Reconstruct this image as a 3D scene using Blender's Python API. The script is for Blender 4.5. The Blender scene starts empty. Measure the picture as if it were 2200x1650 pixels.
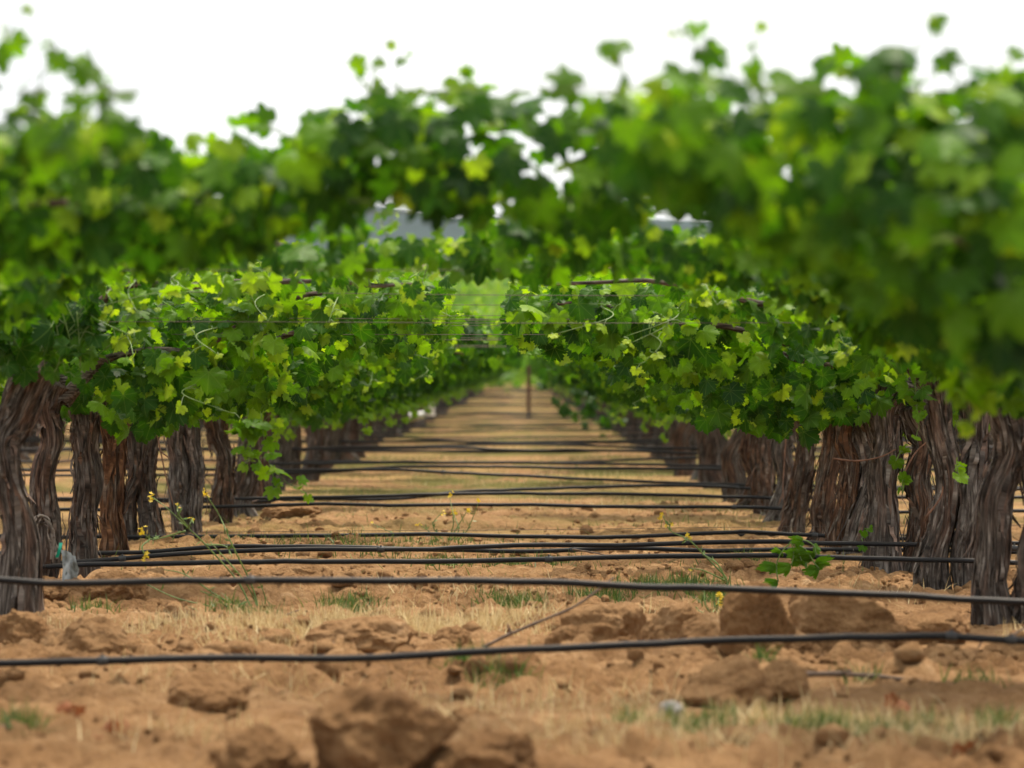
import bpy, math, random
import numpy as np
from mathutils import Vector

# ------------------------------------------------------------------ camera, sky, sun, exposure
SC = bpy.context.scene
COL = SC.collection
F = 10000.0          # focal length in photo pixels (photo 2200 px wide)
CX, CY = 1120.0, 800.0
H = 1.0              # eye height above the ground
cam_d = bpy.data.cameras.new('camera')
cam = bpy.data.objects.new('camera', cam_d)
COL.objects.link(cam)
cam.location = (0, 0, H)
cam.rotation_euler = (math.radians(90), 0, 0)
cam_d.sensor_width = 36.0
cam_d.lens = F / 2200 * 36
cam_d.shift_x = -(CX - 1100) / 2200
cam_d.shift_y = -(825 - CY) / 2200
cam_d.clip_start = 0.1
cam_d.clip_end = 20000
cam_d.dof.use_dof = True
cam_d.dof.focus_distance = 23.0
cam_d.dof.aperture_fstop = cam_d.lens / 37.0
cam_d.dof.aperture_blades = 0
SC.camera = cam

SUN_EL, SUN_AZ = math.radians(64), math.radians(24)   # azimuth from +Y (behind the vines), negative = left
world = bpy.data.worlds.new('World')
SC.world = world
world.use_nodes = True
wn, wl = world.node_tree.nodes, world.node_tree.links
wn.clear()
w_out = wn.new('ShaderNodeOutputWorld')
w_bg = wn.new('ShaderNodeBackground')
w_bg.inputs['Strength'].default_value = 0.1
sky = wn.new('ShaderNodeTexSky')
sky.sky_type = 'NISHITA'
sky.sun_disc = False
sky.sun_elevation = SUN_EL
sky.sun_rotation = SUN_AZ
sky.dust_density = 3.0
w_tc = wn.new('ShaderNodeTexCoord')
w_no = wn.new('ShaderNodeTexNoise')
w_no.inputs['Scale'].default_value = 3.0
w_no.inputs['Detail'].default_value = 5.0
w_rp = wn.new('ShaderNodeValToRGB')
w_rp.color_ramp.elements[0].position = 0.3
w_rp.color_ramp.elements[0].color = (8.4, 8.6, 9.0, 1)
w_rp.color_ramp.elements[1].position = 0.75
w_rp.color_ramp.elements[1].color = (9.8, 9.6, 9.2, 1)
w_mx = wn.new('ShaderNodeMixRGB')
w_mx.inputs['Fac'].default_value = 0.88              # high overcast over the blue
wl.new(w_tc.outputs['Generated'], w_no.inputs['Vector'])
wl.new(w_no.outputs['Fac'], w_rp.inputs['Fac'])
wl.new(sky.outputs['Color'], w_mx.inputs['Color1'])
wl.new(w_rp.outputs['Color'], w_mx.inputs['Color2'])
wl.new(w_mx.outputs['Color'], w_bg.inputs['Color'])
wl.new(w_bg.outputs['Background'], w_out.inputs['Surface'])

sun_d = bpy.data.lights.new('sun', 'SUN')
sun_d.energy = 4.2
sun_d.angle = math.radians(18)
sun_d.color = (1.0, 0.9, 0.76)
sun = bpy.data.objects.new('sun', sun_d)
COL.objects.link(sun)
_sd = Vector((math.sin(SUN_AZ) * math.cos(SUN_EL), math.cos(SUN_AZ) * math.cos(SUN_EL), math.sin(SUN_EL)))
sun.rotation_euler = _sd.to_track_quat('Z', 'Y').to_euler()
sun.location = _sd * 60

SC.view_settings.view_transform = 'Standard'
SC.view_settings.look = 'None'
SC.view_settings.exposure = 0.75
SC.view_settings.gamma = 1.0
SC.cycles.max_bounces = 6
SC.cycles.diffuse_bounces = 3
SC.cycles.transmission_bounces = 4
SC.cycles.transparent_max_bounces = 4
SC.cycles.caustics_reflective = False
SC.cycles.caustics_refractive = False

# ------------------------------------------------------------------ helpers
rng = np.random.default_rng(7)
PERM = np.random.default_rng(3).permutation(256)
PERM = np.concatenate([PERM, PERM, PERM])
RV = np.random.default_rng(4).random(256)


def _h3(i, j, k):
    return RV[PERM[(PERM[(PERM[i & 255] + j) & 255] + k) & 255]]


def noise3(x, y, z=0.0):
    x, y, z = np.broadcast_arrays(np.asarray(x, float), np.asarray(y, float), np.asarray(z, float))
    xi, yi, zi = np.floor(x).astype(int), np.floor(y).astype(int), np.floor(z).astype(int)
    u, v, w = x - xi, y - yi, z - zi
    u, v, w = u * u * (3 - 2 * u), v * v * (3 - 2 * v), w * w * (3 - 2 * w)
    def L(a, b, t): return a + (b - a) * t
    return L(L(L(_h3(xi, yi, zi), _h3(xi + 1, yi, zi), u), L(_h3(xi, yi + 1, zi), _h3(xi + 1, yi + 1, zi), u), v),
             L(L(_h3(xi, yi, zi + 1), _h3(xi + 1, yi, zi + 1), u), L(_h3(xi, yi + 1, zi + 1), _h3(xi + 1, yi + 1, zi + 1), u), v), w)


def fbm(x, y, z=0.0, o=4):
    s, a, t = 0, 1.0, 0
    for k in range(o):
        s = s + a * noise3(x * 2 ** k + 17.3 * k, y * 2 ** k + 5.1 * k, z * 2 ** k if np.ndim(z) else z)
        t += a
        a *= 0.5
    return s / t


def worley(x, y):
    xi, yi = np.floor(x).astype(int), np.floor(y).astype(int)
    f1 = np.full(x.shape, 9.0)
    f2 = np.full(x.shape, 9.0)
    idv = np.zeros(x.shape)
    for a in (-1, 0, 1):
        for b in (-1, 0, 1):
            cx, cy = xi + a, yi + b
            px = cx + _h3(cx, cy, np.full_like(cx, 1))
            py = cy + _h3(cx, cy, np.full_like(cx, 2))
            d = np.hypot(px - x, py - y)
            rid = _h3(cx, cy, np.full_like(cx, 3))
            closer = d < f1
            f2 = np.where(closer, f1, np.minimum(f2, d))
            idv = np.where(closer, rid, idv)
            f1 = np.where(closer, d, f1)
    return f1, f2, idv


def wpos(px, py, d):
    """photo pixel at depth d -> world point"""
    return np.array([(px - CX) * d / F, d, H + (CY - py) * d / F])


def mesh(name, V, faces, mats, attrs=None, vec=None, matidx=None, smooth=True):
    """faces: list of int arrays (n x 3) / (n x 4)"""
    me = bpy.data.meshes.new(name)
    V = np.asarray(V, np.float32)
    me.vertices.add(len(V))
    me.vertices.foreach_set('co', V.ravel())
    faces = [np.asarray(f, np.int32) for f in faces if len(f)]
    loops = np.concatenate([f.ravel() for f in faces])
    cnt = np.concatenate([np.full(len(f), f.shape[1], np.int32) for f in faces])
    start = np.concatenate([[0], np.cumsum(cnt)[:-1]]).astype(np.int32)
    me.loops.add(len(loops))
    me.loops.foreach_set('vertex_index', loops)
    me.polygons.add(len(cnt))
    me.polygons.foreach_set('loop_start', start)
    me.polygons.foreach_set('loop_total', cnt)
    me.polygons.foreach_set('use_smooth', np.full(len(cnt), smooth, bool))
    for m in mats:
        me.materials.append(m)
    if matidx is not None:
        me.polygons.foreach_set('material_index', np.asarray(matidx, np.int32))
    for k, a in (attrs or {}).items():
        at = me.attributes.new(k, 'FLOAT', 'POINT')
        at.data.foreach_set('value', np.asarray(a, np.float32))
    for k, a in (vec or {}).items():
        at = me.attributes.new(k, 'FLOAT_VECTOR', 'POINT')
        at.data.foreach_set('vector', np.asarray(a, np.float32).ravel())
    me.update(calc_edges=True)
    return me


def obj(name, me, parent=None, loc=None):
    o = bpy.data.objects.new(name, me)
    COL.objects.link(o)
    if parent is not None:
        o.parent = parent
    if loc is not None:
        o.location = loc
    return o


def tag(o, label=None, cat=None, group=None, kind=None):
    if label: o['label'] = label
    if cat: o['category'] = cat
    if group: o['group'] = group
    if kind: o['kind'] = kind
    return o


class Acc:
    """collects pieces into one mesh"""
    def __init__(self):
        self.V, self.Fq, self.Ft, self.n = [], [], [], 0
        self.A = []

    def add(self, V, quads=None, tris=None, a=0.0):
        V = np.asarray(V, float)
        self.V.append(V)
        if quads is not None and len(quads): self.Fq.append(np.asarray(quads) + self.n)
        if tris is not None and len(tris): self.Ft.append(np.asarray(tris) + self.n)
        self.A.append(np.broadcast_to(a, (len(V),)))
        self.n += len(V)

    def mesh(self, name, mats, smooth=True):
        fs = []
        if self.Fq: fs.append(np.concatenate(self.Fq))
        if self.Ft: fs.append(np.concatenate(self.Ft))
        return mesh(name, np.concatenate(self.V), fs, mats, attrs={'tint': np.concatenate(self.A)}, smooth=smooth)


def frames(P):
    P = np.asarray(P, float)
    T = np.gradient(P, axis=0)
    T /= np.linalg.norm(T, axis=1)[:, None] + 1e-9
    ref = np.array([0.0, 1.0, 0.0]) if abs(T[:, 1]).mean() < 0.8 else np.array([1.0, 0, 0])
    A = np.cross(T, ref)
    A /= np.linalg.norm(A, axis=1)[:, None] + 1e-9
    B = np.cross(T, A)
    return T, A, B


def tube(P, R, sides=6, cap=True):
    P = np.asarray(P, float)
    R = np.broadcast_to(R, (len(P),))
    T, A, B = frames(P)
    th = np.linspace(0, 2 * np.pi, sides, endpoint=False)
    V = P[:, None] + R[:, None, None] * (np.cos(th)[None, :, None] * A[:, None] + np.sin(th)[None, :, None] * B[:, None])
    n = len(P)
    i = np.arange(n - 1)[:, None] * sides
    j = np.arange(sides)[None]
    j2 = (j + 1) % sides
    q = np.stack([i + j, i + j2, i + sides + j2, i + sides + j], -1).reshape(-1, 4)
    V = V.reshape(-1, 3)
    tr = []
    if cap:
        V = np.concatenate([V, P[:1], P[-1:]])
        c0, c1 = n * sides, n * sides + 1
        b = (n - 1) * sides
        for k in range(sides):
            k2 = (k + 1) % sides
            tr.append((c0, k2, k))
            tr.append((c1, b + k, b + k2))
    return V, q, np.array(tr, int).reshape(-1, 3)


def spline(pts, n):
    """smooth resample of a polyline (Catmull-Rom)"""
    p = np.asarray(pts, float)
    if len(p) == 2:
        t = np.linspace(0, 1, n)[:, None]
        return p[0] * (1 - t) + p[1] * t
    p = np.concatenate([[2 * p[0] - p[1]], p, [2 * p[-1] - p[-2]]])
    m = len(p) - 3
    u = np.linspace(0, m - 1e-6, n)
    k = u.astype(int)
    t = (u - k)[:, None]
    a, b, c, d = p[k], p[k + 1], p[k + 2], p[k + 3]
    return 0.5 * (2 * b + (c - a) * t + (2 * a - 5 * b + 4 * c - d) * t ** 2 + (3 * b - a - 3 * c + d) * t ** 3)


# ------------------------------------------------------------------ materials
def new_mat(name):
    m = bpy.data.materials.new(name)
    m.use_nodes = True
    n = m.node_tree.nodes
    n.clear()
    o = n.new('ShaderNodeOutputMaterial')
    b = n.new('ShaderNodeBsdfPrincipled')
    m.node_tree.links.new(b.outputs[0], o.inputs[0])
    return m, n, m.node_tree.links, b, o


def ramp(n, stops):
    r = n.new('ShaderNodeValToRGB')
    e = r.color_ramp.elements
    e[0].position, e[0].color = stops[0][0], (*stops[0][1], 1)
    e[1].position, e[1].color = stops[-1][0], (*stops[-1][1], 1)
    for p, c in stops[1:-1]:
        x = e.new(p)
        x.color = (*c, 1)
    return r


def math_node(n, l, op, a, b=None):
    m = n.new('ShaderNodeMath')
    m.operation = op
    for i, v in enumerate((a, b)):
        if v is None: continue
        if isinstance(v, (int, float)): m.inputs[i].default_value = v
        else: l.new(v, m.inputs[i])
    return m.outputs[0]


def noise_node(n, l, scale, detail=4, vec=None, rough=0.55):
    t = n.new('ShaderNodeTexNoise')
    t.inputs['Scale'].default_value = scale
    t.inputs['Detail'].default_value = detail
    t.inputs['Roughness'].default_value = rough
    if vec is not None: l.new(vec, t.inputs['Vector'])
    return t.outputs['Fac']


def scaled_coords(n, l, s, src='Object'):
    tc = n.new('ShaderNodeTexCoord')
    mp = n.new('ShaderNodeMapping')
    mp.inputs['Scale'].default_value = s
    l.new(tc.outputs[src], mp.inputs['Vector'])
    return mp.outputs[0]


def bump(n, l, h, b, strength=0.5, dist=0.01):
    k = n.new('ShaderNodeBump')
    k.inputs['Strength'].default_value = strength
    k.inputs['Distance'].default_value = dist
    l.new(h, k.inputs['Height'])
    l.new(k.outputs[0], b.inputs['Normal'])


def leaf_material():
    m, n, l, b, o = new_mat('vine_leaf')
    at = n.new('ShaderNodeAttribute'); at.attribute_name = 'tint'
    uv = n.new('ShaderNodeAttribute'); uv.attribute_name = 'leafuv'
    cr = ramp(n, [(0.0, (0.007, 0.030, 0.006)), (0.3, (0.023, 0.078, 0.006)), (0.65, (0.090, 0.195, 0.007)), (1.0, (0.26, 0.36, 0.025))])
    l.new(at.outputs['Fac'], cr.inputs['Fac'])
    sx = n.new('ShaderNodeSeparateXYZ'); l.new(uv.outputs['Vector'], sx.inputs[0])
    ang = math_node(n, l, 'ARCTAN2', sx.outputs[0], sx.outputs[1])
    q = math_node(n, l, 'DIVIDE', ang, math.radians(44))
    q = math_node(n, l, 'ADD', q, 10.5)
    q = math_node(n, l, 'FRACT', q)
    q = math_node(n, l, 'SUBTRACT', q, 0.5)
    q = math_node(n, l, 'ABSOLUTE', q)
    q = math_node(n, l, 'MULTIPLY', q, math.radians(44))
    r = n.new('ShaderNodeVectorMath'); r.operation = 'LENGTH'; l.new(uv.outputs['Vector'], r.inputs[0])
    q = math_node(n, l, 'MULTIPLY', q, r.outputs['Value'])
    vein = n.new('ShaderNodeMapRange')
    vein.inputs['From Min'].default_value = 0.006
    vein.inputs['From Max'].default_value = 0.022
    vein.inputs['To Min'].default_value = 0.22
    vein.inputs['To Max'].default_value = 0.0
    l.new(q, vein.inputs['Value'])
    nz = noise_node(n, l, 2.5, 3, uv.outputs['Vector'])
    mx = n.new('ShaderNodeMixRGB'); mx.inputs['Color2'].default_value = (0.20, 0.30, 0.07, 1)
    l.new(vein.outputs[0], mx.inputs['Fac']); l.new(cr.outputs[0], mx.inputs['Color1'])
    hs = n.new('ShaderNodeHueSaturation')
    l.new(mx.outputs[0], hs.inputs['Color'])
    l.new(math_node(n, l, 'ADD', math_node(n, l, 'MULTIPLY', nz, 0.5), 0.75), hs.inputs['Value'])
    l.new(hs.outputs[0], b.inputs['Base Color'])
    b.inputs['Roughness'].default_value = 0.5
    b.inputs['Specular IOR Level'].default_value = 0.10
    bump(n, l, vein.outputs[0], b, 0.3, 0.004)
    tr = n.new('ShaderNodeBsdfTranslucent')
    tm = n.new('ShaderNodeMixRGB'); tm.blend_type = 'MULTIPLY'; tm.inputs['Fac'].default_value = 1
    tm.inputs['Color2'].default_value = (2.35, 2.5, 0.4, 1)
    l.new(hs.outputs[0], tm.inputs['Color1'])
    l.new(tm.outputs[0], tr.inputs['Color'])
    ms = n.new('ShaderNodeMixShader'); ms.inputs[0].default_value = 0.33
    l.new(b.outputs[0], ms.inputs[1]); l.new(tr.outputs[0], ms.inputs[2])
    l.new(ms.outputs[0], o.inputs[0])
    return m


def simple(name, col, rough=0.6, var=0.25, scale=30, metal=0.0, spec=0.4, trans=0.0, bump_s=0.0):
    m, n, l, b, o = new_mat(name)
    f = noise_node(n, l, scale, 4, scaled_coords(n, l, (1, 1, 1)))
    c = ramp(n, [(0.25, tuple(x * (1 - var) for x in col)), (0.75, tuple(min(1, x * (1 + var)) for x in col))])
    l.new(f, c.inputs['Fac'])
    l.new(c.outputs[0], b.inputs['Base Color'])
    b.inputs['Roughness'].default_value = rough
    b.inputs['Metallic'].default_value = metal
    b.inputs['Specular IOR Level'].default_value = spec
    if bump_s: bump(n, l, f, b, bump_s, 0.01)
    if trans:
        tr = n.new('ShaderNodeBsdfTranslucent'); l.new(c.outputs[0], tr.inputs['Color'])
        ms = n.new('ShaderNodeMixShader'); ms.inputs[0].default_value = trans
        l.new(b.outputs[0], ms.inputs[1]); l.new(tr.outputs[0], ms.inputs[2]); l.new(ms.outputs[0], o.inputs[0])
    return m


def tinted(name, stops, rough=0.7, trans=0.0):
    m, n, l, b, o = new_mat(name)
    at = n.new('ShaderNodeAttribute'); at.attribute_name = 'tint'
    c = ramp(n, stops)
    l.new(at.outputs['Fac'], c.inputs['Fac'])
    l.new(c.outputs[0], b.inputs['Base Color'])
    b.inputs['Roughness'].default_value = rough
    b.inputs['Specular IOR Level'].default_value = 0.3
    if trans:
        tr = n.new('ShaderNodeBsdfTranslucent'); l.new(c.outputs[0], tr.inputs['Color'])
        ms = n.new('ShaderNodeMixShader'); ms.inputs[0].default_value = trans
        l.new(b.outputs[0], ms.inputs[1]); l.new(tr.outputs[0], ms.inputs[2]); l.new(ms.outputs[0], o.inputs[0])
    return m


def bark_material():
    m, n, l, b, o = new_mat('vine_bark')
    at = n.new('ShaderNodeAttribute'); at.attribute_name = 'barkuv'
    mp = n.new('ShaderNodeMapping'); mp.inputs['Scale'].default_value = (1, 1, 0.10)
    l.new(at.outputs['Vector'], mp.inputs['Vector'])
    fine = noise_node(n, l, 95, 5, mp.outputs[0], 0.65)
    wide = noise_node(n, l, 22, 4, mp.outputs[0], 0.6)
    patch = noise_node(n, l, 5, 3, at.outputs['Vector'])
    c1 = ramp(n, [(0.34, (0.022, 0.015, 0.010)), (0.47, (0.085, 0.062, 0.045)), (0.58, (0.20, 0.16, 0.125)), (0.72, (0.46, 0.40, 0.33))])
    c2 = ramp(n, [(0.34, (0.025, 0.013, 0.007)), (0.5, (0.135, 0.064, 0.032)), (0.70, (0.36, 0.19, 0.10))])
    l.new(fine, c1.inputs['Fac']); l.new(fine, c2.inputs['Fac'])
    pr = n.new('ShaderNodeMapRange')
    pr.inputs['From Min'].default_value = 0.46; pr.inputs['From Max'].default_value = 0.57
    oi0 = n.new('ShaderNodeObjectInfo')
    oc0 = n.new('ShaderNodeSeparateColor'); l.new(oi0.outputs['Color'], oc0.inputs[0])
    red = math_node(n, l, 'MULTIPLY', math_node(n, l, 'SUBTRACT', oc0.outputs[2], 0.5), 0.22)
    l.new(math_node(n, l, 'ADD', red, math_node(n, l, 'ADD', math_node(n, l, 'MULTIPLY', wide, 0.55), math_node(n, l, 'MULTIPLY', patch, 0.45))), pr.inputs['Value'])
    mx = n.new('ShaderNodeMixRGB')
    l.new(pr.outputs[0], mx.inputs['Fac']); l.new(c1.outputs[0], mx.inputs['Color1']); l.new(c2.outputs[0], mx.inputs['Color2'])
    oi = n.new('ShaderNodeObjectInfo')
    oc = n.new('ShaderNodeSeparateColor'); l.new(oi.outputs['Color'], oc.inputs[0])
    hv = n.new('ShaderNodeHueSaturation')
    l.new(oc.outputs[0], hv.inputs['Saturation'])
    l.new(math_node(n, l, 'MULTIPLY', oc.outputs[1], 1.65), hv.inputs['Value'])
    l.new(mx.outputs[0], hv.inputs['Color'])
    l.new(hv.outputs[0], b.inputs['Base Color'])
    b.inputs['Roughness'].default_value = 0.85
    b.inputs['Specular IOR Level'].default_value = 0.2
    hh = math_node(n, l, 'ADD', math_node(n, l, 'MULTIPLY', fine, 0.5), wide)
    bump(n, l, hh, b, 1.0, 0.02)
    return m


def soil_material(name='soil', grassy=True):
    m, n, l, b, o = new_mat(name)
    tc = n.new('ShaderNodeNewGeometry')
    v = tc.outputs['Position']
    big = noise_node(n, l, 1.3, 5, v)
    mid = noise_node(n, l, 9, 6, v, 0.65)
    fine = noise_node(n, l, 70, 6, v, 0.7)
    f = math_node(n, l, 'ADD', math_node(n, l, 'MULTIPLY', big, 0.35), math_node(n, l, 'ADD', math_node(n, l, 'MULTIPLY', mid, 0.4), math_node(n, l, 'MULTIPLY', fine, 0.25)))
    c = ramp(n, [(0.36, (0.13, 0.066, 0.028)), (0.46, (0.28, 0.150, 0.064)), (0.56, (0.39, 0.225, 0.104)), (0.66, (0.54, 0.355, 0.195))])
    l.new(f, c.inputs['Fac'])
    col = c.outputs[0]
    if grassy:
        # dry weeds and thin green cover, in bands across the aisle, on the far ground
        mp = n.new('ShaderNodeMapping'); mp.inputs['Scale'].default_value = (0.35, 0.55, 1); l.new(v, mp.inputs['Vector'])
        g1 = noise_node(n, l, 1.0, 5, mp.outputs[0], 0.6)
        mp2 = n.new('ShaderNodeMapping'); mp2.inputs['Scale'].default_value = (0.5, 0.4, 1); mp2.inputs['Location'].default_value = (7, 3, 0); l.new(v, mp2.inputs['Vector'])
        g2 = noise_node(n, l, 1.4, 5, mp2.outputs[0], 0.6)
        sx = n.new('ShaderNodeSeparateXYZ'); l.new(v, sx.inputs[0])
        dist = n.new('ShaderNodeMapRange'); dist.inputs['From Min'].default_value = 22; dist.inputs['From Max'].default_value = 42
        l.new(sx.outputs[1], dist.inputs['Value'])
        for g, colr, lo, hi, amt in ((g1, (0.42, 0.29, 0.10, 1), 0.50, 0.62, 0.7), (g2, (0.10, 0.115, 0.022, 1), 0.45, 0.58, 0.8)):
            mr = n.new('ShaderNodeMapRange'); mr.inputs['From Min'].default_value = lo; mr.inputs['From Max'].default_value = hi
            mr.inputs['To Max'].default_value = amt
            l.new(g, mr.inputs['Value'])
            mx = n.new('ShaderNodeMixRGB'); mx.inputs['Color2'].default_value = colr
            l.new(math_node(n, l, 'MULTIPLY', mr.outputs[0], dist.outputs[0]), mx.inputs['Fac'])
            l.new(col, mx.inputs['Color1'])
            col = mx.outputs[0]
    l.new(col, b.inputs['Base Color'])
    b.inputs['Roughness'].default_value = 0.95
    b.inputs['Specular IOR Level'].default_value = 0.1
    hh = math_node(n, l, 'ADD', math_node(n, l, 'MULTIPLY', mid, 1.0), math_node(n, l, 'MULTIPLY', fine, 0.45))
    bump(n, l, hh, b, 1.0, 0.06)
    return m


M_LEAF = leaf_material()
M_STEM = simple('green_stem', (0.11, 0.18, 0.035), 0.5, 0.4, 20)
M_BARK = bark_material()
M_CANE = simple('brown_cane', (0.17, 0.085, 0.05), 0.7, 0.4, 25)
M_SOIL = soil_material()
M_CLOD = soil_material('clod_soil', False)
def hose_material():
    m, n, l, b, o = new_mat('black_polyethylene')
    g = n.new('ShaderNodeNewGeometry')
    sx = n.new('ShaderNodeSeparateXYZ'); l.new(g.outputs['Normal'], sx.inputs[0])
    nz = noise_node(n, l, 6, 6, g.outputs['Position'], 0.7)
    f = math_node(n, l, 'MULTIPLY', math_node(n, l, 'MAXIMUM', sx.outputs[2], 0.0), math_node(n, l, 'MULTIPLY', math_node(n, l, 'POWER', nz, 2.0), 0.5))
    mx = n.new('ShaderNodeMixRGB')
    mx.inputs['Color1'].default_value = (0.010, 0.011, 0.013, 1)
    mx.inputs['Color2'].default_value = (0.22, 0.17, 0.12, 1)
    l.new(f, mx.inputs['Fac']); l.new(mx.outputs[0], b.inputs['Base Color'])
    b.inputs['Roughness'].default_value = 0.55
    b.inputs['Specular IOR Level'].default_value = 0.2
    return m


M_HOSE = hose_material()
M_CLIP = simple('grey_clip', (0.03, 0.03, 0.03), 0.6, 0.5, 20)
M_WIRE = simple('galvanised_wire', (0.085, 0.06, 0.042), 0.6, 0.3, 10, metal=0.2)
M_RUST = simple('rusty_steel', (0.085, 0.03, 0.018), 0.8, 0.3, 12)
M_DRY = tinted('dry_grass', [(0, (0.36, 0.24, 0.10)), (0.5, (0.58, 0.44, 0.21)), (1, (0.74, 0.62, 0.36))], 0.8, 0.25)
M_GREEN = tinted('green_grass', [(0, (0.035, 0.085, 0.012)), (0.6, (0.09, 0.15, 0.025)), (1, (0.20, 0.22, 0.05))], 0.6, 0.3)
M_TWIG = simple('dead_twig', (0.13, 0.09, 0.065), 0.9, 0.4, 30)
M_YEL = simple('yellow_petal', (0.72, 0.52, 0.02), 0.6, 0.15, 40, trans=0.3)
M_PLAST = simple('milky_plastic', (0.30, 0.32, 0.31), 0.35, 0.3, 20, trans=0.45)
M_WHITE = simple('white_sleeve', (0.78, 0.76, 0.72), 0.6, 0.08, 10)
M_TEAL = simple('green_tape', (0.0, 0.30, 0.19), 0.5, 0.15, 20)
M_REDLEAF = simple('dead_leaf', (0.26, 0.09, 0.03), 0.8, 0.35, 20, trans=0.2)
M_STONE = simple('grey_stone', (0.24, 0.22, 0.20), 0.85, 0.3, 40, bump_s=0.4)
M_HILL = simple('wooded_hill', (0.015, 0.030, 0.026), 0.95, 0.6, 0.012, spec=0.05)
M_FIELD = simple('fallow_field', (0.24, 0.17, 0.13), 0.95, 0.25, 0.05, spec=0.05)

# ------------------------------------------------------------------ ground
def rise(y):
    y = np.asarray(y, float)
    t = np.clip((y - 234) / 190, 0, 1)
    return np.where(y < 234, 0, 9.4 * t) + np.clip((y - 424) / 300, 0, 10) * 8.6


def ground_h(x, y):
    x, y = np.asarray(x, float), np.asarray(y, float)
    fade = np.clip((60 - y) / 30, 0.0, 1) * 0.8 + 0.2
    base = (fbm(x * 1.1 + 31, y * 0.9, o=3) - 0.5) * 0.10
    tilled = np.clip((fbm(x * 0.5 + 9, y * 0.45 + 4, o=2) - 0.40) * 6, 0, 1)
    band = np.exp(-((y - 20.6) / 1.4) ** 2) + 0.9 * np.exp(-((y - 15.6) / 0.9) ** 2) + np.exp(-((y - 12.0) / 1.0) ** 2) + 0.3 * np.exp(-((y - 25.3) / 0.9) ** 2)
    tilled = np.clip(tilled * 0.6 + band, 0, 1)
    wx, wy = x + 0.10 * fbm(x * 4, y * 4, 7.0, 2), y + 0.10 * fbm(x * 4, y * 4, 3.0, 2)
    f1, f2, idv = worley(wx * 3.6, wy * 3.0)
    clod = (1 - np.clip(f1, 0, 1) ** 2) * (0.25 + idv) * np.clip((f2 - f1) * 5, 0, 1)
    g1, g2, idg = worley(wx * 9 + 50, wy * 9 + 20)
    small = (1 - np.clip(g1, 0, 1) ** 2) * (0.2 + idg) * np.clip((g2 - g1) * 4, 0, 1)
    fine = (fbm(x * 14, y * 14, 2.0, 4) - 0.5)
    ridge = 1 - np.abs(2 * fbm(wx * 2.6 + 3, wy * 2.2, 5.0, 4) - 1)
    crack = np.clip(1 - np.abs(fbm(wx * 3.3 + 11, wy * 3.3, 9.0, 4) - 0.5) * 22, 0, 1)
    return (base + tilled * (0.045 * clod + 0.042 * small + 0.075 * (ridge - 0.75)) - 0.022 * crack + fine * (0.022 + 0.026 * tilled)) * fade + rise(y) - 0.02


def build_ground():
    xs = np.concatenate([-np.geomspace(2.45, 900, 70)[::-1], np.linspace(-2.4, 2.4, 300), np.geomspace(2.45, 900, 70)])
    ys = np.concatenate([np.linspace(-60, 8.5, 50), np.linspace(8.8, 13, 130), np.linspace(13.025, 30, 640), np.linspace(30.1, 60, 260), np.geomspace(60.3, 234, 190), np.geomspace(236, 3000, 70)])
    X, Y = np.meshgrid(xs, ys)
    Z = ground_h(X, Y)
    Z = np.where(Y > 700, rise(700.0) - 0.4, Z)
    V = np.stack([X, Y, Z], -1).reshape(-1, 3)
    nx, ny = len(xs), len(ys)
    i = np.arange(ny - 1)[:, None] * nx
    j = np.arange(nx - 1)[None]
    q = np.stack([i + j, i + j + 1, i + nx + j + 1, i + nx + j], -1).reshape(-1, 4)
    tag(obj('ground', mesh('ground', V, [q], [M_SOIL])), kind='structure')
    # fallow field beyond the far vineyard
    xs = np.linspace(-300, 300, 40)
    ys = np.linspace(430, 730, 30)
    X, Y = np.meshgrid(xs, ys)
    Z = rise(Y) + 0.25 + (fbm(X * 0.05, Y * 0.05, o=3) - 0.5) * 0.5
    nx, ny = len(xs), len(ys)
    i = np.arange(ny - 1)[:, None] * nx
    j = np.arange(nx - 1)[None]
    q = np.stack([i + j, i + j + 1, i + nx + j + 1, i + nx + j], -1).reshape(-1, 4)
    tag(obj('field', mesh('field', np.stack([X, Y, Z], -1).reshape(-1, 3), [q], [M_FIELD])), kind='structure')
    # hills
    xs = np.linspace(-1800, 1800, 260)
    ys = np.linspace(1300, 3200, 60)
    X, Y = np.meshgrid(xs, ys)
    crest = np.exp(-((Y - 2000) / 420) ** 2)
    prof = 1 + 0.5 * (fbm(X * 0.004 + 3, Y * 0.0005, o=3) - 0.5) + 0.10 * (fbm(X * 0.05, Y * 0.02, o=3) - 0.5)
    Z = 14 + crest * 60 * prof + 5 * (fbm(X * 0.08, Y * 0.08, o=2) - 0.5)
    nx, ny = len(xs), len(ys)
    i = np.arange(ny - 1)[:, None] * nx
    j = np.arange(nx - 1)[None]
    q = np.stack([i + j, i + j + 1, i + nx + j + 1, i + nx + j], -1).reshape(-1, 4)
    tag(obj('hills', mesh('hills', np.stack([X, Y, Z], -1).reshape(-1, 3), [q], [M_HILL])), kind='structure')


build_ground()

# ------------------------------------------------------------------ leaves
HALF = [(0.08, 0.84), (0.20, 0.84), (0.20, 0.71), (0.32, 0.70), (0.25, 0.54), (0.37, 0.64), (0.56, 0.68), (0.56, 0.54), (0.70, 0.51), (0.60, 0.39),
        (0.66, 0.29), (0.49, 0.20), (0.66, 0.17), (0.71, 0.02), (0.59, -0.05), (0.58, -0.19), (0.44, -0.18), (0.35, -0.30), (0.21, -0.24), (0.1, -0.16), (0.025, -0.02)]
HALF1 = [(0.23, 0.76), (0.25, 0.55), (0.57, 0.69), (0.67, 0.42), (0.50, 0.20), (0.71, 0.05), (0.48, -0.22), (0.15, -0.22), (0.02, 0.0)]


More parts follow.
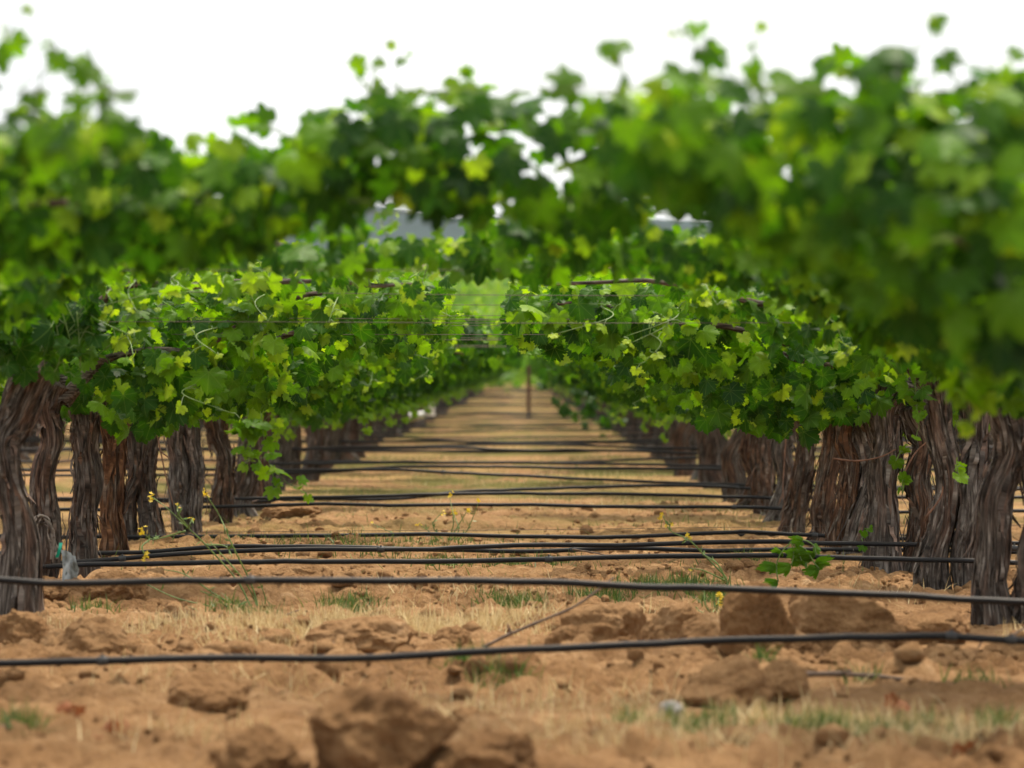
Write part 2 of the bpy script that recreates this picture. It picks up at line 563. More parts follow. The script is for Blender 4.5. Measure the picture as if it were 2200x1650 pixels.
def template(half, ring):
    pts = [(0, 1.0)] + half + [(-x, y) for x, y in half[::-1]]
    out = np.array(pts)
    c = np.array([[0.0, 0.25]])
    m = len(out)
    k = np.arange(m)
    k2 = (k + 1) % m
    if ring:
        mid = c + (out - c) * 0.55
        uv = np.concatenate([c, mid, out])
        tri = np.concatenate([np.stack([np.zeros(m, int), 1 + k2, 1 + k], 1),
                              np.stack([1 + k, 1 + k2, 1 + m + k2], 1), np.stack([1 + k, 1 + m + k2, 1 + m + k], 1)])
    else:
        uv = np.concatenate([c, out])
        tri = np.stack([np.zeros(m, int), 1 + k2, 1 + k], 1)
    return uv, tri


LODS = {0: template(HALF, True), 1: template(HALF1, True), 2: template(HALF1, False)}


def norm(a):
    return a / (np.linalg.norm(a, axis=-1, keepdims=True) + 1e-9)


def leaf_arrays(P, N, T, S, tint, lod, r, wilt=0.0):
    uv, tri = LODS[lod]
    n, m = len(P), len(uv)
    N = norm(N)
    T = norm(T - (T * N).sum(1, keepdims=True) * N)
    B = np.cross(T, N)
    fold = r.uniform(-0.05, 0.45, n)[:, None] + wilt
    curl = r.uniform(-0.25, 0.55, n)[:, None] + wilt * 0.5
    bend = r.uniform(-0.3, 0.3, n)[:, None]
    u, v = uv[:, 0][None], uv[:, 1][None] - 0.1
    rr = np.hypot(u, v - 0.15)
    ph = r.uniform(0, 6.28, n)[:, None]
    w = -fold * np.abs(u) - curl * rr ** 2 * 0.8 + bend * u * v + (0.06 + 0.12 * wilt) * np.sin(5 * np.arctan2(u, v) + ph) * rr * 1.6
    sx = r.uniform(0.85, 1.1, n)[:, None] * (1 - 0.32 * wilt)
    V = P[:, None] + S[:, None, None] * ((u * sx)[..., None] * B[:, None] + (v + 0 * ph)[..., None] * T[:, None] + w[..., None] * N[:, None])
    Fc = (tri[None] + (np.arange(n) * m)[:, None, None]).reshape(-1, 3)
    luv = np.concatenate([uv, np.zeros((m, 1))], 1)
    return V.reshape(-1, 3), Fc, np.repeat(tint, m), np.tile(luv, (n, 1))


class Foliage:
    def __init__(self, seed, lod):
        self.r = np.random.default_rng(seed)
        self.lod = lod
        self.wilt = 0.0
        self.L = []          # tuples P,N,T,S,tint
        self.stems = Acc()

    def add(self, P, N, T, S, tint):
        self.L.append((np.asarray(P, float), np.asarray(N, float), np.asarray(T, float), np.asarray(S, float), np.clip(np.asarray(tint, float), 0, 1)))

    def volume(self, fx0, fx1, bottom, top, yc, yw, dens, size=(0.06, 0.10), tint0=0.0, airy=0.35):
        """leaves through the canopy between bottom(x) and top(x), around depth yc"""
        r = self.r
        xs = np.linspace(fx0, fx1, 60)
        hh = 0.04 + np.clip(np.array([top(x) - bottom(x) for x in xs]), 0.02, None)
        area = hh.mean() * (fx1 - fx0)
        n = int(area * dens)
        x = r.choice(xs, n, p=hh / hh.sum()) + r.uniform(-0.5, 0.5, n) * (xs[1] - xs[0])
        zb, zt = np.array([bottom(a) for a in x]), np.array([top(a) for a in x])
        t = r.random(n)
        # thin out the upper edge so that sky shows through
        keep = r.random(n) > airy * np.clip((t - 0.68) / 0.32, 0, 1)
        # clumps and gaps
        cl = noise3(x * 3.1 + 100, t * 1.7 + yc * 3.7, 5.0)
        keep &= r.random(n) < np.clip(0.75 + (cl - 0.35) * 1.6, 0.35, 1)
        x, t, zb, zt = x[keep], t[keep], zb[keep], zt[keep]
        n = len(x)
        z = zb + (zt - zb) * t
        prof = np.sqrt(np.clip(1 - (2 * t - 1) ** 2 * 0.75, 0.1, 1))
        s = r.uniform(-1, 1, n)
        s = np.sign(s) * np.abs(s) ** 0.55
        y = yc + s * yw * prof
        P = np.stack([x, y, z], 1)
        outw = np.stack([r.normal(0, 0.35, n), s * 1.0, (t - 0.35) * 1.2 + 0.25], 1)
        N = norm(outw) + r.normal(0, 0.42, (n, 3))
        T = np.stack([r.normal(0, 0.45, n), s * 0.25 + r.normal(0, 0.3, n), np.full(n, -1.0) + r.normal(0, 0.35, n)], 1)
        S = r.uniform(*size, n)
        young = r.random(n) < 0.10 + 0.12 * t
        S = np.where(young, S * r.uniform(0.4, 0.75, n), S)
        tint = r.beta(1.3, 2.2, n) * 0.85 + 0.12 * (t - 0.4) + tint0
        tint = np.where(young, r.uniform(0.7, 0.98, n), tint)
        self.add(P, N, T, S, tint)

    def shoot(self, pts, nleaf, size=0.07, tint=(0.5, 1.0), rad=0.0035, spread=0.05):
        """a growing shoot: stem with leaves that get smaller and paler to the tip"""
        r = self.r
        c = spline(pts, 14)
        V, q, tr = tube(c, np.linspace(rad, rad * 0.4, 14), 5)
        self.stems.add(V, q, tr)
        f = np.linspace(0.08, 1.0, nleaf)
        idx = (f * 13).astype(int)
        off = r.normal(0, spread, (nleaf, 3))
        P = c[idx] + off * (1.1 - 0.7 * f)[:, None]
        for a, b_, fl in zip(c[idx], P, f):
            V, q, tr = tube(np.stack([a, (a + b_) / 2 + [0, 0, 0.01], b_]), 0.0018, 4, cap=False)
            self.stems.add(V, q, None)
        N = r.normal(0, 0.55, (nleaf, 3)) + [0, -0.55, 0.35]
        T = norm(off + [0, 0, -0.05]) + r.normal(0, 0.3, (nleaf, 3))
        S = size * (1.1 - 0.6 * f) * r.uniform(0.8, 1.2, nleaf)
        self.add(P, N, T, S, tint[0] + (tint[1] - tint[0]) * f + r.normal(0, 0.06, nleaf))

    def build(self, origin):
        Vs, Fs, Ts, Us, n = [], [], [], [], 0
        P, N, T, S, tn = [np.concatenate([l[k] for l in self.L]) for k in range(5)]
        V, Fc, t, u = leaf_arrays(P, N, T, S, tn, self.lod, self.r, self.wilt)
        Vs.append(V); Fs.append(Fc); Ts.append(t); Us.append(u); n = len(V)
        nl = len(Fc)
        q = np.zeros((0, 4), int)
        st = np.zeros((0, 3), int)
        if self.stems.n:
            sv = np.concatenate(self.stems.V)
            q = np.concatenate(self.stems.Fq) + n
            if self.stems.Ft: st = np.concatenate(self.stems.Ft) + n
            Vs.append(sv); Ts.append(np.zeros(len(sv))); Us.append(np.zeros((len(sv), 3)))
        mi = np.concatenate([np.zeros(nl, int), np.ones(len(q) + len(st), int)])
        return mesh('foliage', np.concatenate(Vs) - np.asarray(origin), [np.concatenate(Fs), q, st], [M_LEAF, M_STEM],
                    attrs={'tint': np.concatenate(Ts)}, vec={'leafuv': np.concatenate(Us)}, matidx=mi, smooth=True)


# ------------------------------------------------------------------ trunks and cordons
def trunk_mesh(path, width, seed, sides=44, rows=90, strips=34, origin=(0, 0, 0)):
    """old shaggy vine trunk: path bottom to top (world), width of the middle"""
    r = np.random.default_rng(seed)
    C = spline(path, rows)
    hgt = C[-1, 2] - C[0, 2]
    t = np.linspace(0, 1, rows)
    # small wobble
    C[:, 0] += (noise3(t * 5, seed * 1.7, 1.0) - 0.5) * width * 0.6
    C[:, 1] += (noise3(t * 4, seed * 2.3, 8.0) - 0.5) * width * 0.4
    R0 = width / 2
    R = R0 * (0.84 + 0.50 * np.exp(-t * 8.5) + 0.30 * np.clip((t - 0.78) / 0.22, 0, 1) ** 1.5 + 0.22 * (noise3(t * 6, seed * 0.77, 3.0) - 0.5))
    T, A, B = frames(C)
    th = np.linspace(0, 2 * np.pi, sides, endpoint=False)
    TT, HH = np.meshgrid(th, t)
    tw = TT + HH * r.uniform(-0.9, 0.9)
    cs, sn = np.cos(tw), np.sin(tw)
    so = seed * 3.1
    z = HH * hgt
    wrp = (noise3(cs * 1.6 + so, sn * 1.6, z * 3.5 + so) - 0.5) * 1.1
    cs, sn = np.cos(tw + wrp), np.sin(tw + wrp)
    lob = 0.65 * (noise3(cs * 1.3 + so, sn * 1.3 + so, z * 1.6) - 0.5) + 0.55 * (noise3(cs * 1.1 + so, sn * 1.1 + so, z * 5.5) - 0.5)
    rib = np.abs(noise3(cs * 4.2 + so, sn * 4.2, z * 2.4 + so) - 0.5) * 2
    fib = np.abs(noise3(cs * 9 + so, sn * 9, z * 4.5 + so) - 0.5) * 2
    rad = R[:, None] * (1 + 0.50 * lob + 0.46 * (rib - 0.35) + 0.26 * (fib - 0.4))
    V = C[:, None] + rad[..., None] * (np.cos(TT)[..., None] * A[:, None] + np.sin(TT)[..., None] * B[:, None])
    buv = np.stack([np.cos(tw) * R0, np.sin(tw) * R0, z + so], -1)
    i = np.arange(rows - 1)[:, None] * sides
    j = np.arange(sides)[None]
    j2 = (j + 1) % sides
    q = np.stack([i + j, i + j2, i + sides + j2, i + sides + j], -1).reshape(-1, 4)
    Vs, Qs, Us = [V.reshape(-1, 3)], [q], [buv.reshape(-1, 3)]
    n = rows * sides
    # cap the top
    Vs.append(C[-1:] + T[-1:] * R0 * 0.3); Us.append(buv[-1, :1])
    k = np.arange(sides)
    tri = np.stack([np.full(sides, n), (rows - 1) * sides + k, (rows - 1) * sides + (k + 1) % sides], 1)
    n += 1
    # peeling strips of bark
    for _ in range(strips):
        L = r.integers(10, max(12, rows // 3))
        a = r.integers(0, rows - L)
        k0 = r.integers(0, sides)
        m = 12
        ii = np.linspace(a, a + L - 1, m)
        i0 = ii.astype(int)
        drift = r.normal(0, 1.6)
        kk = (k0 + np.linspace(0, drift, m)).astype(int) % sides
        base = V[i0, kk]
        outd = norm(base - C[i0])
        s = np.linspace(0, 1, m)
        up = r.random() < 0.5
        if up: s = s[::-1]
        lift = 0.004 + r.uniform(0.0, 0.075) * r.random() * s ** 2 + r.uniform(0, 0.008) * np.sin(s * 9 + r.uniform(0, 6))
        side = norm(np.cross(outd, T[i0]))
        w = r.uniform(0.003, 0.014) * (1 - 0.75 * np.abs(2 * s - 1) ** 2)
        sag = np.zeros((m, 3)); sag[:, 2] = -0.03 * r.random() * s ** 3
        ctr = base + outd * lift[:, None] + sag + side * (r.normal(0, 0.02) * s ** 2)[:, None]
        pv = np.stack([ctr - side * w[:, None], ctr + side * w[:, None] + outd * 0.002], 1).reshape(-1, 3)
        qq = np.stack([2 * np.arange(m - 1), 2 * np.arange(m - 1) + 1, 2 * np.arange(m - 1) + 3, 2 * np.arange(m - 1) + 2], 1)
        Vs.append(pv); Qs.append(qq + n); Us.append(np.repeat(buv[i0, kk], 2, 0) + np.array([0, 0, r.uniform(0, 3)]))
        n += 2 * m
    return mesh('trunk', np.concatenate(Vs) - np.asarray(origin), [np.concatenate(Qs), tri], [M_BARK], vec={'barkuv': np.concatenate(Us)})


def cordon_mesh(tops, xl, xr, yc, seed, origin, zw=lambda x: 1.2):
    """old arms along the wire from the head of the trunk(s), with a few canes"""
    r = np.random.default_rng(seed)
    acc_V, acc_Q, acc_U, n = [], [], [], 0
    for tp in tops:
        for xe in (xl, xr):
            d = xe - tp[0]
            pts = [tp - [0, 0, 0.08], np.array([tp[0] + d * 0.08, yc * 0.5 + tp[1] * 0.5, 0.6 * tp[2] + 0.4 * zw(tp[0] + d * .08)])]
            for f in (0.2, 0.35, 0.5, 0.65, 0.8, 0.95):
                pts.append(np.array([tp[0] + d * f, yc + r.normal(0, 0.03), zw(tp[0] + d * f) + r.normal(0, 0.012)]))
            P = spline(pts, 40)
            P[:, 2] += (noise3(np.linspace(0, 9, 40), seed * 1.3, 2.0) - 0.5) * 0.04
            R = np.concatenate([np.linspace(0.034, 0.016, 10), np.linspace(0.017, 0.006, 30)]) * (0.85 + 0.4 * noise3(np.linspace(0, 20, 40), seed * 2.1, 4.0))
            V, q, tr = tube(P, R, 10, cap=False)
            acc_V.append(V); acc_Q.append(q + n)
            acc_U.append(np.stack([V[:, 1] - yc, V[:, 2], V[:, 0]], 1)); n += len(V)
        if len(tops) > 1: pass
    return mesh('cordon', np.concatenate(acc_V) - np.asarray(origin), [np.concatenate(acc_Q)], [M_BARK], vec={'barkuv': np.concatenate(acc_U)})


def interp(pts):
    a = np.asarray(pts, float)
    o = np.argsort(a[:, 0])
    a = a[o]
    return lambda x: np.interp(x, a[:, 0], a[:, 1])


def px_profile(pts, d):
    """profile measured on the photo (pixels) at row depth d -> z(x) in metres"""
    return interp([((x - CX) * d / F, H + (CY - y) * d / F) for x, y in pts])


PITCH = 1.95
GAP_L, GAP_R = -0.24, -0.10          # the aisle's middle, where left and right vines nearly meet


def generic_profile(xt, seed, lo=0.0):
    r = np.random.default_rng(seed)
    zb = interp([(0, .80 + lo), (.5, .75 + lo), (.9, .88 + lo), (1.3, 1.12), (1.8, 1.26), (2.2, 1.27)])
    zt = interp([(0, 1.47), (1.0, 1.46), (1.4, 1.42), (1.8, 1.38), (2.2, 1.36)])
    s0 = r.uniform(0, 50)
    b = lambda x: float(zb(abs(x - xt)) + (noise3(x * 2.6 + s0, 1.0, 1.0) - 0.5) * 0.22)
    t = lambda x: float(zt(abs(x - xt)) + (noise3(x * 3.0 + s0, 9.0, 1.0) - 0.5) * 0.22)
    return b, t


def vine(label, xt, d, trunks, fol, cordon_span=None, group=None, hi=True, seed=0, zw=None, tint=None):
    """trunks: list of (world path bottom->top, width)"""
    origin = np.array([xt, d, 0.0])
    e = obj('grapevine', None, loc=tuple(origin))
    e.empty_display_size = 0.2
    tag(e, label, 'grapevine', group)
    for k, (path, w) in enumerate(trunks):
        me = trunk_mesh(path, w, seed * 7 + k, *((64, 110, 70) if hi else (20, 30, 10)), origin=origin)
        to = obj('trunk', me, e)
        rc = np.random.default_rng(seed * 13 + k + 5)
        to.color = tint[k] if tint else (rc.uniform(.75, 1.0), rc.uniform(.38, .5), rc.uniform(.35, .65), 1)
    tops = [np.asarray(p[-1], float) for p, w in trunks]
    cs = cordon_span or (xt - 1.8, xt + 1.8)
    co = obj('cordon', cordon_mesh(tops[:1], cs[0], cs[1], d + 0.12, seed + 500, origin, zw or (lambda x: 1.2)), e)
    co.color = (.8, .45, .45, 1)
    if fol is not None:
        obj('foliage', fol.build(origin), e)
    return e


def px_trunk(pts, d, w):
    P = [wpos(x, y, d + 0.02) for x, y in pts]
    P[0][2] = min(P[0][2], -0.05)
    return (np.array(P), w * d / F)


def std_trunk(xt, d, r, top=0.98):
    return (np.array([[xt + r.normal(0, .03), d, -0.06], [xt + r.normal(0, .03), d + r.normal(0, .03), 0.3], [xt + r.normal(0, .04), d + r.normal(0, .04), 0.65], [xt + r.normal(0, .05), d, top]]), r.uniform(0.17, 0.22))


G_NEAR = 'blurred vines of the nearest rows'
G_FOC = 'old vines with shaggy trunks in the sharp rows'
G_FAR = 'blurred vines far down the aisle'

# --- near rows (their trunks stand just outside the frame): canopy outline read from the photo
NEAR = [
    # d, left vine (x0, x1, top, bottom), right vine (...)
    (9.0,
     (-420, 250, [(-420, 180), (-60, 250), (20, 290), (60, 270), (100, 265), (150, 275), (195, 290), (225, 310), (300, 350)],
                 [(-420, 760), (-100, 600), (0, 520), (100, 450), (180, 410), (250, 370), (300, 360)]),
     (1300, 2650, [(1300, 240), (1340, 170), (1400, 165), (1450, 120), (1510, 85), (1560, 130), (1610, 175), (1660, 150), (1740, 125), (1800, 135), (1870, 90), (1920, 80), (1980, 125), (2060, 130), (2120, 160), (2200, 130), (2650, 60)],
                  [(1300, 400), (1400, 450), (1500, 500), (1600, 560), (1660, 640), (1750, 660), (1860, 760), (1960, 800), (2100, 830), (2200, 900), (2650, 960)])),
    (10.8,
     (-320, 905, [(-320, 180), (0, 250), (150, 260), (300, 265), (400, 300), (450, 260), (500, 235), (540, 280), (590, 250), (640, 280), (680, 300), (700, 230), (760, 225), (830, 195), (905, 180)],
                 [(-320, 700), (0, 600), (200, 590), (400, 570), (560, 560), (640, 480), (700, 440), (760, 440), (840, 438), (905, 436)]),
     (905, 2500, [(905, 180), (960, 165), (1000, 170), (1030, 210), (1060, 245), (1090, 205), (1140, 215), (1180, 260), (1230, 250), (1300, 220), (1400, 180), (1600, 200), (2500, 150)],
                 [(905, 446), (960, 460), (1030, 452), (1060, 425), (1100, 430), (1130, 475), (1250, 492), (1350, 490), (1450, 500), (1700, 600), (2100, 740), (2500, 840)])),
    (12.75,
     (-300, 800, [(-300, 320), (0, 400), (300, 440), (600, 440), (620, 470), (680, 475), (740, 480), (780, 490), (800, 510)],
                 [(-300, 780), (0, 690), (150, 640), (300, 610), (450, 590), (600, 580), (700, 560), (760, 550), (800, 530)]),
     (1090, 2400, [(1090, 435), (1150, 415), (1250, 405), (1400, 400), (2400, 300)],
                  [(1090, 560), (1150, 570), (1300, 590), (1450, 590), (1600, 620), (1700, 660), (1850, 740), (2000, 800), (2150, 860), (2400, 900)])),
    (14.7,
     (-300, 980, [(-300, 400), (0, 470), (400, 500), (650, 510), (700, 520), (790, 516), (830, 490), (860, 518), (900, 512), (940, 514), (980, 495)],
                 [(-300, 830), (0, 740), (120, 680), (250, 640), (400, 600), (600, 590), (750, 585), (870, 580), (930, 575), (980, 580)]),
     (980, 2400, [(980, 480), (1010, 455), (1040, 460), (1080, 490), (1150, 480), (1400, 480), (2400, 380)],
                 [(980, 585), (1040, 595), (1100, 600), (1180, 600), (1300, 590), (1420, 590), (1550, 620), (1650, 660), (1780, 730), (1950, 800), (2100, 850), (2400, 900)])),
    (16.65,
     (-260, 700, [(-260, 460), (0, 520), (300, 540), (700, 560)],
                 [(-260, 840), (0, 770), (100, 720), (250, 660), (400, 610), (550, 595), (700, 595)]),
     (1350, 2350, [(1350, 540), (1600, 520), (2350, 440)],
                  [(1350, 590), (1500, 610), (1650, 660), (1800, 740), (1950, 800), (2100, 850), (2350, 900)])),
]
NEAR_WORDS = ['nearest and most blurred row', 'blurred row that closes the top of the aisle', 'blurred row hanging below the dark canopy edge', 'row above the yellow shoots', 'last softly blurred row before the sharp trunks']
for k, (d, Lp, Rp) in enumerate(NEAR):
    for side, (x0, x1, top, bot) in (('left', Lp), ('right', Rp)):
        r = np.random.default_rng(900 + k * 2 + (side == 'right'))
        xt = -2.07 if side == 'left' else 1.93
        fo = Foliage(100 + k * 2 + (side == 'right'), 1)
        tp, bt = px_profile(top, d), px_profile(bot, d)
        X0, X1 = (x0 - CX) * d / F, (x1 - CX) * d / F
        s0 = r.uniform(0, 40)
        tz = lambda x: float(tp(x) + (-0.005 if d == 10.8 else -0.01) + (noise3(x * 9 + s0, 2.0, 1.0) - 0.6) * 0.06)
        bz = lambda x: float(bt(x) + 0.055 * np.clip((abs(x * F / d + 20) - 350) / 250, 0, 1) * np.clip((960 - x * F / d) / 200, -.4, 1) + (0.0 if d == 10.8 else 0.02 if d == 14.7 else 0.05) + (noise3(x * 7 + s0, 6.0, 1.0) - 0.5) * 0.05)
        fo.volume(X0, X1, bz, tz, d, 0.40, 1150 if d < 10 else 1500 if d < 12 else 1300 if d == 14.7 else 900, (0.045, 0.090), airy=0.5 if d < 12 else 0.25, tint0=0.05 if d < 14 else 0.10)
        # shoots standing up from the upper edge
        for _ in range(7 if d < 12 else 4):
            x = r.uniform(X0, X1)
            z = tz(x) - 0.03
            hh = r.uniform(0.04, 0.12)
            p = [np.array([x, d + r.normal(0, .1), z]), np.array([x + r.normal(0, .03), d + r.normal(0, .1), z + hh * .5]), np.array([x + r.normal(0, .06), d, z + hh])]
            fo.shoot(p, 4, 0.06, (0.4, 0.8))
        if d == 9.0 and side == 'left':
            for pts in ([(60, 260), (90, 170), (120, 100), (105, 90)], [(215, 330), (222, 230), (200, 130), (185, 70)], [(0, 330), (40, 240), (70, 200)], [(-60, 150), (0, 95), (40, 30)], [(215, 240), (225, 200), (245, 195)]):
                fo.shoot([wpos(a, b, d) for a, b in pts], 6, 0.055, (0.3, 0.8), rad=0.004, spread=0.025)
        if d == 9.0 and side == 'right':
            for pts in ([(2050, 180), (2020, 80), (1990, -20)], [(1630, 140), (1620, 90), (1640, 55)], [(1500, 120), (1480, 70), (1450, 50)], [(1360, 190), (1330, 140), (1325, 120)]):
                fo.shoot([wpos(a, b, d) for a, b in pts], 4, 0.05, (0.35, 0.8), rad=0.003, spread=0.02)
        if d == 10.8 and side == 'left':
            for pts in ([(860, 220), (835, 160), (800, 95), (830, 92)], [(800, 220), (790, 170), (775, 155), (820, 130)], [(855, 200), (850, 130), (880, 120)]):
                fo.shoot([wpos(a, b, d) for a, b in pts], 3, 0.045, (0.45, 0.75), rad=0.0015, spread=0.015)
        if d == 10.8 and side == 'right':
            for pts in ([(1110, 260), (1100, 200), (1150, 180), (1165, 215)], [(1020, 240), (1015, 180), (990, 150)]):
                fo.shoot([wpos(a, b, d) for a, b in pts], 4, 0.055, (0.45, 0.7), rad=0.002, spread=0.02)
        if d == 14.7:
            hang = [(835, 500), (838, 475), (845, 462)] if side == 'left' else [(1080, 490), (1078, 480), (1070, 478)]
            fo.shoot([wpos(a, b, d) for a, b in hang], 3, 0.03, (0.7, 1.0), rad=0.002, spread=0.012)
        if d == 12.75 and side == 'right':
            # bright cluster hanging beside the nearest trunk
            fo.shoot([wpos(a, b, d) for a, b in [(2060, 780), (2075, 860), (2090, 930)]], 9, 0.085, (0.66, 0.82), spread=0.035)
        trk = std_trunk(xt, d, r)
        cz = (xt - 1.6, xt + 0.78 * (X1 - xt)) if side == 'left' else (xt + 0.78 * (X0 - xt), xt + 1.6)
        vine(f'leafy grapevine on the {side} in the {NEAR_WORDS[k]}', xt, d, [trk], fo, cz, G_NEAR, False, 40 + k * 2 + (side == 'right'), zw=lambda x: 0.7 * bz(x) + 0.3 * tz(x) + 0.03)

# --- the sharp rows: trunks read from the photo
FOC = {
    18.6: dict(L=[([(20, 1300), (28, 1150), (14, 1000), (16, 900), (62, 795)], 78)],
               R=[([(2125, 1345), (2148, 1200), (2158, 1020), (2152, 880), (2140, 775)], 74), ([(2215, 1340), (2215, 1150), (2222, 780)], 70)]),
    20.55: dict(L=[([(90, 1270), (98, 1150), (92, 1000), (108, 890), (135, 825)], 54)],
                R=[([(1990, 1295), (2012, 1190), (2032, 1060), (2018, 930), (2008, 815)], 62), ([(2085, 1285), (2084, 1150), (2092, 1000), (2090, 860)], 56)]),
    22.5: dict(L=[([(188, 1238), (184, 1140), (198, 1040), (186, 940), (190, 865)], 58)],
               R=[([(1905, 1250), (1908, 1120), (1902, 1000), (1915, 900), (1930, 825)], 74), ([(1945, 1245), (1968, 1130), (1985, 1000), (1965, 880)], 56)]),
    24.45: dict(L=[([(238, 1212), (238, 1120), (252, 1000), (248, 890)], 50)],
                R=[([(1828, 1212), (1848, 1110), (1872, 1010), (1855, 920), (1846, 830)], 52), ([(1803, 1200), (1812, 1090), (1818, 980), (1815, 860)], 42)]),
    26.4: dict(L=[([(318, 1182), (312, 1050), (320, 880)], 48), ([(275, 1182), (284, 1050), (284, 890)], 38)],
               R=[([(1742, 1180), (1764, 1110), (1784, 1000), (1790, 860)], 50)]),
    28.35: dict(L=[([(386, 1155), (378, 1040), (382, 880)], 42), ([(424, 1150), (416, 1030), (422, 880)], 36)],
                R=[([(1702, 1158), (1718, 1080), (1727, 960), (1722, 860)], 44)]),
    30.3: dict(L=[([(466, 1132), (472, 1010), (468, 880)], 42)], R=[([(1668, 1142), (1680, 1050), (1684, 950), (1690, 870)], 42)]),
    32.25: dict(L=[([(522, 1112), (528, 1000), (520, 870)], 50)], R=[([(1640, 1118), (1646, 1010), (1644, 870)], 42)]),
    34.2: dict(L=[([(556, 1094), (560, 1000), (560, 870)], 36)], R=[([(1604, 1096), (1610, 1000), (1606, 870)], 40)]),
}
FOC_LAB = {
    (18.6, 'L'): 'old vine with a thick trunk arching to the right at the left edge',
    (18.6, 'R'): 'thick straight trunked vine standing nearest at the right edge',
    (20.55, 'L'): 'slim shaggy vine with a curled clump of peeling bark beside the arching trunk',
    (20.55, 'R'): 'grey double trunked vine just left of the nearest right trunk',
    (22.5, 'L'): 'vine with a kinked shaggy trunk right of the plastic scrap',
    (22.5, 'R'): 'broad twisted grey vine with deeply furrowed bark on the right',
    (24.45, 'L'): 'vine with a smooth reddish brown trunk touching the kinked trunk',
    (24.45, 'R'): 'vine with a knot on its leaning trunk left of the broad furrowed one',
    (26.4, 'L'): 'dark paired trunk vine behind the reddish trunk on the left',
    (26.4, 'R'): 'vine whose brown trunk sweeps left at its foot on the right',
    (28.35, 'L'): 'vine with two pale parallel trunks behind the yellow mustard flowers',
    (28.35, 'R'): 'slightly soft vine trunk just left of the one sweeping at its foot',
    (30.3, 'L'): 'slim vine behind the right mustard stem, left of the hanging shoot',
    (30.3, 'R'): 'grey vine with a thin cane down its trunk on the right',
    (32.25, 'L'): 'vine with a long leafy shoot hanging almost to the black hose',
    (32.25, 'R'): 'vine trunk with spreading foot where the drip hose ends on the right',
    (34.2, 'L'): 'first soft vine behind the long hanging shoot on the left',
    (34.2, 'R'): 'first clearly blurred vine trunk of the right-hand line',
}
PROF = {
    (18.6, 'L'): (-120, 940, [(-120, 540), (100, 560), (400, 575), (940, 590)], [(-120, 880), (0, 830), (60, 820), (110, 800), (160, 750), (250, 690), (400, 640), (560, 620), (940, 650)]),
    (18.6, 'R'): (1420, 2320, [(1420, 590), (1700, 560), (2320, 540)], [(1420, 640), (1550, 680), (1650, 720), (1800, 770), (1950, 800), (2050, 840), (2200, 870), (2320, 890)]),
    (20.55, 'L'): (-40, 985, [(-40, 560), (300, 570), (500, 575), (700, 580), (985, 590)], [(-40, 820), (60, 800), (130, 800), (180, 830), (240, 905), (300, 920), (380, 925), (450, 900), (500, 850), (560, 760), (650, 710), (760, 700), (900, 690), (985, 660)]),
    (20.55, 'R'): (1065, 2120, [(1065, 595), (1200, 585), (1500, 570), (2120, 560)], [(1065, 700), (1120, 720), (1200, 730), (1300, 745), (1420, 770), (1520, 810), (1620, 850), (1720, 880), (1790, 870), (1850, 815), (1950, 790), (2010, 800), (2120, 860)]),
}
TINT = {(24.45, 'L'): [(1.05, .46, .85, 1)], (20.55, 'R'): [(.7, .48, .3, 1), (.65, .44, .3, 1)], (22.5, 'R'): [(.7, .50, .35, 1), (.9, .38, .55, 1)], (26.4, 'R'): [(.92, .44, .6, 1)],
        (28.35, 'L'): [(.65, .52, .35, 1), (.65, .50, .35, 1)], (30.3, 'R'): [(.65, .48, .3, 1)], (26.4, 'L'): [(.8, .34, .45, 1), (.8, .32, .45, 1)], (18.6, 'L'): [(.75, .42, .38, 1)], (18.6, 'R'): [(.72, .42, .38, 1), (.75, .30, .4, 1)], (24.45, 'R'): [(.7, .50, .35, 1), (1.0, .42, .7, 1)]}
CANES = {(30.3, 'R'): [[(1692, 890), (1686, 980), (1682, 1055), (1690, 1095), (1704, 1135)], [(1682, 1060), (1672, 1085)]], (26.4, 'L'): [[(332, 905), (345, 970), (358, 1030), (372, 1085)], [(345, 970), (365, 985)]],
         (22.5, 'R'): [[(1790, 985), (1840, 990), (1890, 982), (1925, 965)], [(1940, 1020), (1965, 975), (1990, 950)]], (20.55, 'R'): [[(1990, 1110), (2010, 1085), (2022, 1065), (2026, 1045)]]}
